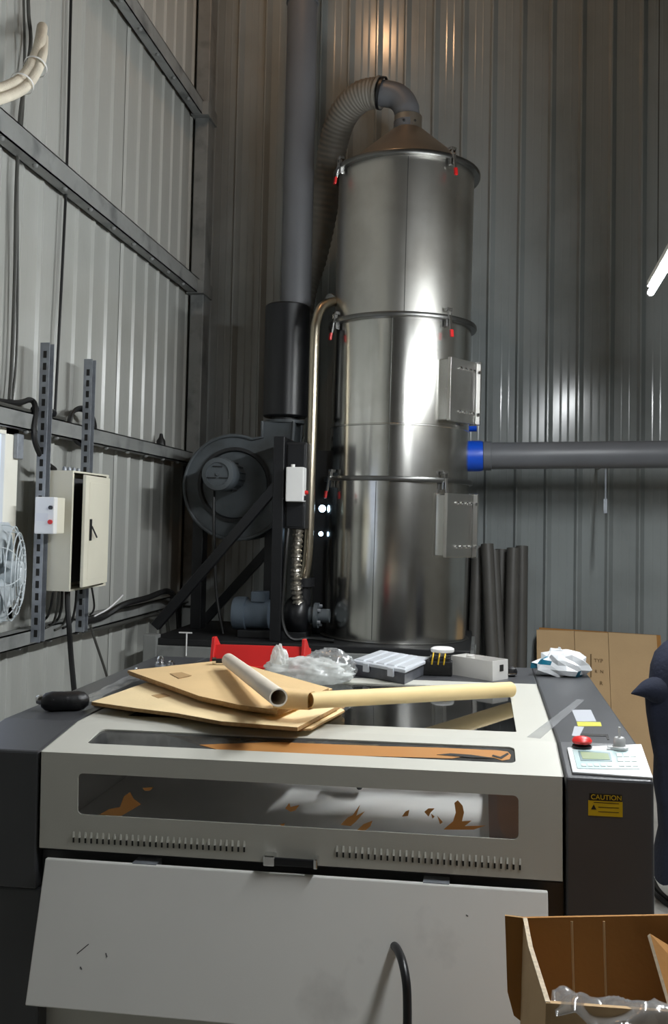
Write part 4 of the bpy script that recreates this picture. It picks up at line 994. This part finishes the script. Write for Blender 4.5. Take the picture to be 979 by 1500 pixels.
def cable(pts, r, m, lab, nm='cable', cat='cable', k=8, group=None):
    p = smooth(pts, k); o = MB().tube(p, r, 8).build(nm, m, base=p[0]); tag(o, lab, cat, group); return o
xw = XL+.045
cable([onX(104.5,-30,xw), onX(104,0,xw), onX(98.3,233,xw), onX(91,400,xw), onX(81,596,xw), onX(79,640,xw)], .0075, 'cable_black', 'straight black cable running down the pale left wall')
cable([onX(41,-30,xw), onX(42,20,xw), onX(45,62,xw), onX(37,120,xw), onX(29,175,xw), onX(24,280,xw), onX(22,400,xw), onX(18,520,xw), onX(14,585,xw)], .009, 'cable_grey', 'grey cable hanging behind the white hose loop on the left wall')
cable([onX(34,-30,xw), onX(36,80,xw), onX(33,170,xw), onX(26,240,xw), onX(26,420,xw), onX(24,520,xw), onX(18,588,xw)], .006, 'cable_grey', 'thinner twin of the grey cable behind the white hose loop')
XH = XL+.20
wh = thing('white_hose', 'thick white twin hose looped high on the left wall', 'hose', onX(30,125,XH))
MB().tube(smooth([onX(62,40,XL+.10), onX(58,64,XH-.02), onX(50,88,XH), onX(32,115,XH), onX(0,131,XH), onX(-40,138,XH), onX(-90,120,XH-.03), onX(-110,60,XL+.1)], 10), .024, 16).build('hose', 'hose_white', wh)
MB().tube(smooth([onX(64,55,XL+.12), onX(62,80,XH+.02), onX(53,106,XH+.03), onX(34,130,XH+.03), onX(0,145,XH+.03), onX(-40,153,XH+.03), onX(-95,135,XH), onX(-118,60,XL+.12)], 10), .021, 16).build('hose', 'hose_white', wh)
for (px, py) in ((52,98),(32,123)):
    c = onX(px, py, XH+.014); MB().lathe([(.047,-.004),(.049,-.004),(.049,.004),(.047,.004)], c, (onX(px+6,py-16,XH)-onX(px-6,py+8,XH)).normalized(), n=24, cap=False).build('cable_tie', 'white_plastic', wh)
# cables and coil on the girts
cc = onX(128, 625, XL+.11)
cl = thing('cable_coil', 'black cable coil hooked over the girt behind the slotted channel', 'coil', cc)
for k in range(3):
    cp_ = [Vector((XL+.075+.006*k, cc.y + math.cos(2*PI*j/28)*(.145+.006*k), cc.z + math.sin(2*PI*j/28)*(.085+.006*k))) for j in range(29)]
    MB().tube(cp_, .010, 8, caps=False).build('loop', 'cable_black', cl)
GT = 2.02
cable([Vector((XL+.055, 2.9, GT+.012)), Vector((XL+.06, 3.5, GT+.014)), onX(20,590,XL+.06), onX(45,586,XL+.07), onX(52,600,XL+.10), onX(50,640,XL+.112), onX(62,672,XL+.112), onX(80,688,XL+.11)], .013, 'cable_black', 'thick black cable lying on the girt and dropping to the cabinet')
cable([Vector((XL+.08, 3.2, GT+.010)), Vector((XL+.08, 3.7, GT+.010)), Vector((XL+.075, 4.1, GT+.010)), Vector((XL+.07, 4.42, GT+.016))], .010, 'cable_grey', 'grey cable lying straight along the top of the girt')
o = MB().lathe([(.016,0),(.02,.01),(.02,.20),(.012,.21)], (XL+.085, 4.06, GT+.020), (0,1,.03), n=14).build('pipe_piece', 'black_metal', base=(XL+.085,4.06,GT)); tag(o, 'short black pipe piece lying on the girt behind the channel', 'pipe')
q = onX(236, 648, XL+.07); o = MB().lathe([(.03,0),(.028,.03),(.015,.05),(.01,.075),(.0,.078)], (XL+.07, q.y, GT), n=12).build('plug', 'cable_black', base=(XL+.07,q.y,GT)); tag(o, 'small black plug standing on the girt near the corner post', 'plug')
# cables out of the cabinet's underside
lw = XL+.105
for i, (xa, xm, xb_, yb_) in enumerate(((78,72,68,905), (86,82,78,912), (91,88,84,908), (101,98,92,915), (112,108,104,912))):
    cable([Vector((-1.90, onX(xa,866,-1.90).y, ez0)), onX(xm+2,890,-1.93), onX(xb_,yb_,lw), onX(xb_-12,yb_+8,lw)], .006, 'cable_grey' if i % 2 else 'cable_black', 'thin cable hanging from the underside of the cream cabinet', group='thin cables under the cabinet')
cable([Vector((-1.88, onX(99,868,-1.88).y, ez0)), onX(99,888,-1.87), onX(101,915,-1.85), onX(104,960,-1.84), onX(108,1004,-1.82), onX(112,1060,-1.80), onX(112,1200,-1.78)], .013, 'cable_black', 'thick black cable dropping from the cream cabinet past the girt')
cable([Vector((-1.87, onX(134,866,-1.87).y, ez0)), onX(138,885,-1.88), onX(136,896,-1.93), onX(132,900,lw)], .005, 'cable_black', 'short thin cable bowed under the right end of the cabinet')
cable([onX(132,915,-1.93), onX(140,940,-1.93), onX(155,985,-1.93), onX(170,1040,-1.93)], .007, 'cable_grey', 'thin grey rod slanting down below the lower girt', nm='slanted_rod', cat='rod')
cable([onX(118,912,lw), onX(150,904,lw), onX(180,886,lw+.05), onX(215,876,lw+.08), onX(245,866,lw+.1), onX(258,880,lw+.05), onX(262,915,lw), onX(262,960,lw)], .018, 'cable_black', 'thick black hose lying along the lower girt towards the blower', nm='black_hose', cat='hose')
cable([onX(122,924,lw-.02), onX(160,917,lw-.02), onX(195,908,lw-.02), onX(228,900,lw-.02), onX(243,905,lw-.02), onX(248,940,lw-.02)], .013, 'cable_grey', 'thinner grey hose lying along the lower girt towards the blower', nm='grey_hose', cat='hose')
cable([onX(138,903,lw+.02), onX(158,892,lw+.05), onX(172,880,lw+.06), onX(180,872,lw+.06)], .004, 'label_white', 'thin white wire rising from the lower girt', nm='white_wire', cat='wire')
# wall fan at the window
fc_ = onY(8, 840, 3.62); fn = Vector((.95, .31, 0)).normalized(); fu = Vector((-.31, .95, 0)).normalized(); fz = Vector((0,0,1))
ff = Matrix((fu, fn, fz)).transposed().to_4x4(); ff.translation = fc_
fan = thing('wall_fan', 'pale grey box fan with a wire guard below the window edge', 'fan', (fc_.x, fc_.y, fc_.z))
pl = []
hw, hh, rr = .205, .205, .06
for (sx_, sz_, a0) in ((1,-1,-90),(1,1,0),(-1,1,90),(-1,-1,180)):
    for k in range(6):
        a = R(a0+90*k/5); pl.append(ff @ Vector(((hw-rr)*sx_+rr*math.cos(a), -.045, (hh-rr)*sz_+rr*math.sin(a))))
MB().prism(pl, fn*.03).build('rear_plate', 'fan_plastic', fan, bevel=.006)
for r_, h_ in ((.19,.030),(.165,.048),(.135,.058),(.105,.063),(.075,.066)):
    MB().tube([ff @ Vector((math.cos(2*PI*j/40)*r_, h_, math.sin(2*PI*j/40)*r_)) for j in range(41)], .0028, 6, caps=False).build('guard_ring', 'fan_plastic', fan)
for k in range(8):
    a = 2*PI*k/8+.2; MB().tube(smooth([ff @ Vector((math.cos(a)*r_, h_, math.sin(a)*r_)) for r_, h_ in ((.05,.067),(.105,.063),(.165,.048),(.195,.02),(.198,-.02))], 4), .0026, 6).build('guard_spoke', 'fan_plastic', fan)
MB().lathe([(0,.070),(.045,.068),(.052,.060),(.052,-.02)], fc_, fn, n=28, cap=False).build('hub', 'fan_plastic', fan)
for k in range(5):
    a = 2*PI*k/5
    vs = []
    for i in range(7):
        t = i/6; r_ = .05+.11*t; tw_ = .5-.25*t
        for s_ in (-1, 1):
            aa = a + s_*(.30+.10*t); vs.append(ff @ Vector((math.cos(aa)*r_, .012+s_*tw_*.04, math.sin(aa)*r_)))
    b = MB(); b.add(vs, [(2*i, 2*i+1, 2*i+3, 2*i+2) for i in range(6)], 0, True); o = b.build('blade', 'fan_plastic', fan); o.modifiers.new('thickness', 'SOLIDIFY').thickness = .003
MB().tube([ff @ Vector((0,-.045,-.1)), Vector((XL+.09, (ff @ Vector((0,0,0))).y+.03, 1.03))], .012, 10).build('mount', 'galvanised', fan)

# =================================================================== RIGHT SIDE: CHAIR WITH COAT, FLOOR CABLES, CARTON
ch = thing('chair', 'plain dark chair hidden under the navy coat beside the machine', 'chair', (1.05, 4.4, 0))
MB().box((.84, 4.22, .43), (1.26, 4.64, .47)).build('seat', 'black_plate', ch, bevel=.01)
MB().box((.86, 4.20, .62), (1.24, 4.225, 1.00)).build('backrest', 'black_plate', ch, bevel=.008)
for x in (.85, 1.22):
    for y in (4.20, 4.60): MB().box((x, y, 0), (x+.028, y+.028, 1.0 if y < 4.3 else .43)).build('leg', 'black_metal', ch, bevel=.003)
coat = MB(); vs = []; zl = [1.095,1.07,1.03,.98,.92,.86,.78,.70,.60,.50,.40,.30,.20,.12]
pxl = [(985,938),(974,950),(962,970),(955,990),(950,1012),(944,1036),(950,1070),(953,1110),(957,1150),(960,1190),(963,1225),(965,1255),(961,1275),(958,1292)]
NU = 56
for i, z in enumerate(zl):
    xl = onY(*pxl[i], 4.2).x; xr = 1.36 - (.16 if i < 2 else 0); cx_ = (xl+xr)/2; hx_ = (xr-xl)/2; dep = (.03,.07,.10,.115,.125,.13,.13,.13,.13,.13,.13,.135,.14,.14)[i]
    for j in range(NU):
        a = 2*PI*j/NU
        fold = 1 + .16*math.sin(a*9+z*3)*min(1,(1.1-z)*2) + .08*noise.noise(Vector((a*2, z*5, 3)))
        ca = math.copysign(abs(math.cos(a))**.75, math.cos(a)); sa_ = math.copysign(abs(math.sin(a))**.75, math.sin(a))
        vs.append(Vector((cx_ + hx_*ca*(1 + .02*math.sin(z*23+a)), 4.21 + dep*sa_*fold, z + .012*math.sin(a*5) )))
fs = [(i*NU+j, i*NU+(j+1)%NU, (i+1)*NU+(j+1)%NU, (i+1)*NU+j) for i in range(len(zl)-1) for j in range(NU)] + [list(range(NU))]
coat.add(vs, fs, 0, True)
ct = thing('coat', 'dark navy coat draped over the chair beside the right cabinet', 'coat', (1.05, 4.21, .12))
coat.build('cloth', 'navy_cloth', ct, sharp=120)
slp = smooth([onY(925, 1016, 4.10), onY(936, 1013, 4.11), onY(950, 1010, 4.13), onY(968, 1012, 4.17), onY(985, 1020, 4.2)], 5)
MB().tube(slp, [.002 + .088*(i/(len(slp)-1))**1.15 for i in range(len(slp))], 14).build('sleeve_corner', 'navy_cloth', ct, sharp=120)
def fcable(pts, r, lab): return cable([onZ(a, b_, r) for a, b_ in pts], r, 'cable_black', lab, nm='floor_cable')
fcable([(948,1270),(958,1292),(966,1306),(985,1322),(1010,1330)], .012, 'black cable looping on the pale floor under the coat')
fcable([(945,1292),(957,1306),(970,1318),(990,1332),(1015,1338)], .010, 'second black cable on the floor, nearer the brown carton')

# carton in front of the machine
BYb, BYf = 1.75, 1.50
top_ = onY(767, 1345, BYb); zt_ = top_.z; xl_ = top_.x; xlf = onZ(800, 1460, zt_); BYf = xlf.y
x_r = .47
cr = thing('carton', 'open brown cardboard carton with clear plastic inside, before the white flap', 'box', ((xl_+x_r)/2, (BYb+BYf)/2, 0))
xo = onY(740, 1345, BYb).x
tkn = .006
zr = onY(979, 1337, BYb).z
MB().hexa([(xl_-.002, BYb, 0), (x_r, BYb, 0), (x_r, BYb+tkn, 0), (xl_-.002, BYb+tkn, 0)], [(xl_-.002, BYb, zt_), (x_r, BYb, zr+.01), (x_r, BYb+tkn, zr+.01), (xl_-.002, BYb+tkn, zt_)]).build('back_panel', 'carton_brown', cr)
zlow = onY(752, 1488, BYb).z
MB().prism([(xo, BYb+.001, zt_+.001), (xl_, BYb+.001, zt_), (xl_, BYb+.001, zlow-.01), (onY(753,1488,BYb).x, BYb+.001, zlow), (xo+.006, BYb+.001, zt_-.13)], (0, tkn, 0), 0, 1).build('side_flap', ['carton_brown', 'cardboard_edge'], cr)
lp = [(xl_, BYb, zt_), ((xl_*.6+xlf.x*.4)-.004, BYb*.62+BYf*.38, zt_-.004), (xlf.x, BYf, zt_-.008)]
for i in range(2):
    a, c = Vector(lp[i]), Vector(lp[i+1])
    MB().hexa([(a.x-.015, a.y, 0), (a.x+tkn-.015, a.y, 0), (c.x+tkn-.015, c.y, 0), (c.x-.015, c.y, 0)], [a, a+Vector((tkn,0,0)), c+Vector((tkn,0,0)), c]).build('left_panel', 'carton_outer', cr)
    MB().hexa([a+Vector((-.0006,0,-.001)), a+Vector((tkn+.0006,0,-.001)), c+Vector((tkn+.0006,0,-.001)), c+Vector((-.0006,0,-.001))], [a+Vector((-.0006,0,.0012)), a+Vector((tkn+.0006,0,.0012)), c+Vector((tkn+.0006,0,.0012)), c+Vector((-.0006,0,.0012))]).build('cut_edge', 'cardboard_cut', cr)
MB().hexa([(xlf.x-.015, BYf-.002, 0), (x_r, BYf-.002, 0), (x_r, BYf+tkn, 0), (xlf.x-.015, BYf+tkn, 0)], [(xlf.x, BYf-.002, zt_-.008), (x_r, BYf, zt_), (x_r, BYf+tkn, zt_), (xlf.x, BYf+tkn, zt_-.008)]).build('front_panel', 'carton_outer', cr)
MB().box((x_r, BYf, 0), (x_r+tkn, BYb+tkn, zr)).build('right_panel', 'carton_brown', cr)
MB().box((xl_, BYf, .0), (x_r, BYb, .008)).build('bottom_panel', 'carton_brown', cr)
MB().box((xl_-.01, BYb-.001, zt_-.0), (x_r, BYb+tkn+.001, zt_+.001)).build('cut_edge', 'cardboard_cut', cr) if False else None
for px in (838, 885):                              # creases pressed into the back panel
    a, c = onY(px, 1346, BYb-.001), onY(px+3, 1462, BYb-.001); MB().tube([a-Vector((0,0,.004)), c], .0022, 6).build('crease', 'carton_outer', cr)
ia = onY(955, 1386, 1.66)
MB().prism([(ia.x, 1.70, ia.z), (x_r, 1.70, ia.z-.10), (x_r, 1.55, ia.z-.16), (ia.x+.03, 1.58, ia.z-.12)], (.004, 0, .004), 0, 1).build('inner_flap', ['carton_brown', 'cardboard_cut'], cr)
# plastic film bunched inside the carton
b = MB(); vs = []; nx_, ny_ = 60, 26
for j in range(ny_+1):
    for i in range(nx_+1):
        u, v = i/nx_, j/ny_
        x = xlf.x+.012 + (x_r-xlf.x-.03)*u; y = BYf-.03 + (.17)*v
        q_ = Vector((u*7, v*3.5, 2.2)); rg = .8-abs(noise.noise(q_*.8))*1.6 + .35*noise.noise(q_*1.7)
        z = zt_ - .018 + .020*rg - .10*(v-.22)**2*3 + (.016*math.exp(-((u-.06)/.06)**2)) + .012*u
        vs.append((x, y, z))
b.add(vs, [(j*(nx_+1)+i, j*(nx_+1)+i+1, (j+1)*(nx_+1)+i+1, (j+1)*(nx_+1)+i) for j in range(ny_) for i in range(nx_)], 0, True)
o = b.build('plastic_film', 'poly_film', base=(xl_+.2, 1.55, zt_-.05), sharp=50); tag(o, 'crumpled clear plastic film bulging out of the brown carton', 'film')
o.modifiers.new('thickness', 'SOLIDIFY').thickness = .0012

for ob in bpy.data.objects:
    if '_b' in ob: del ob['_b']
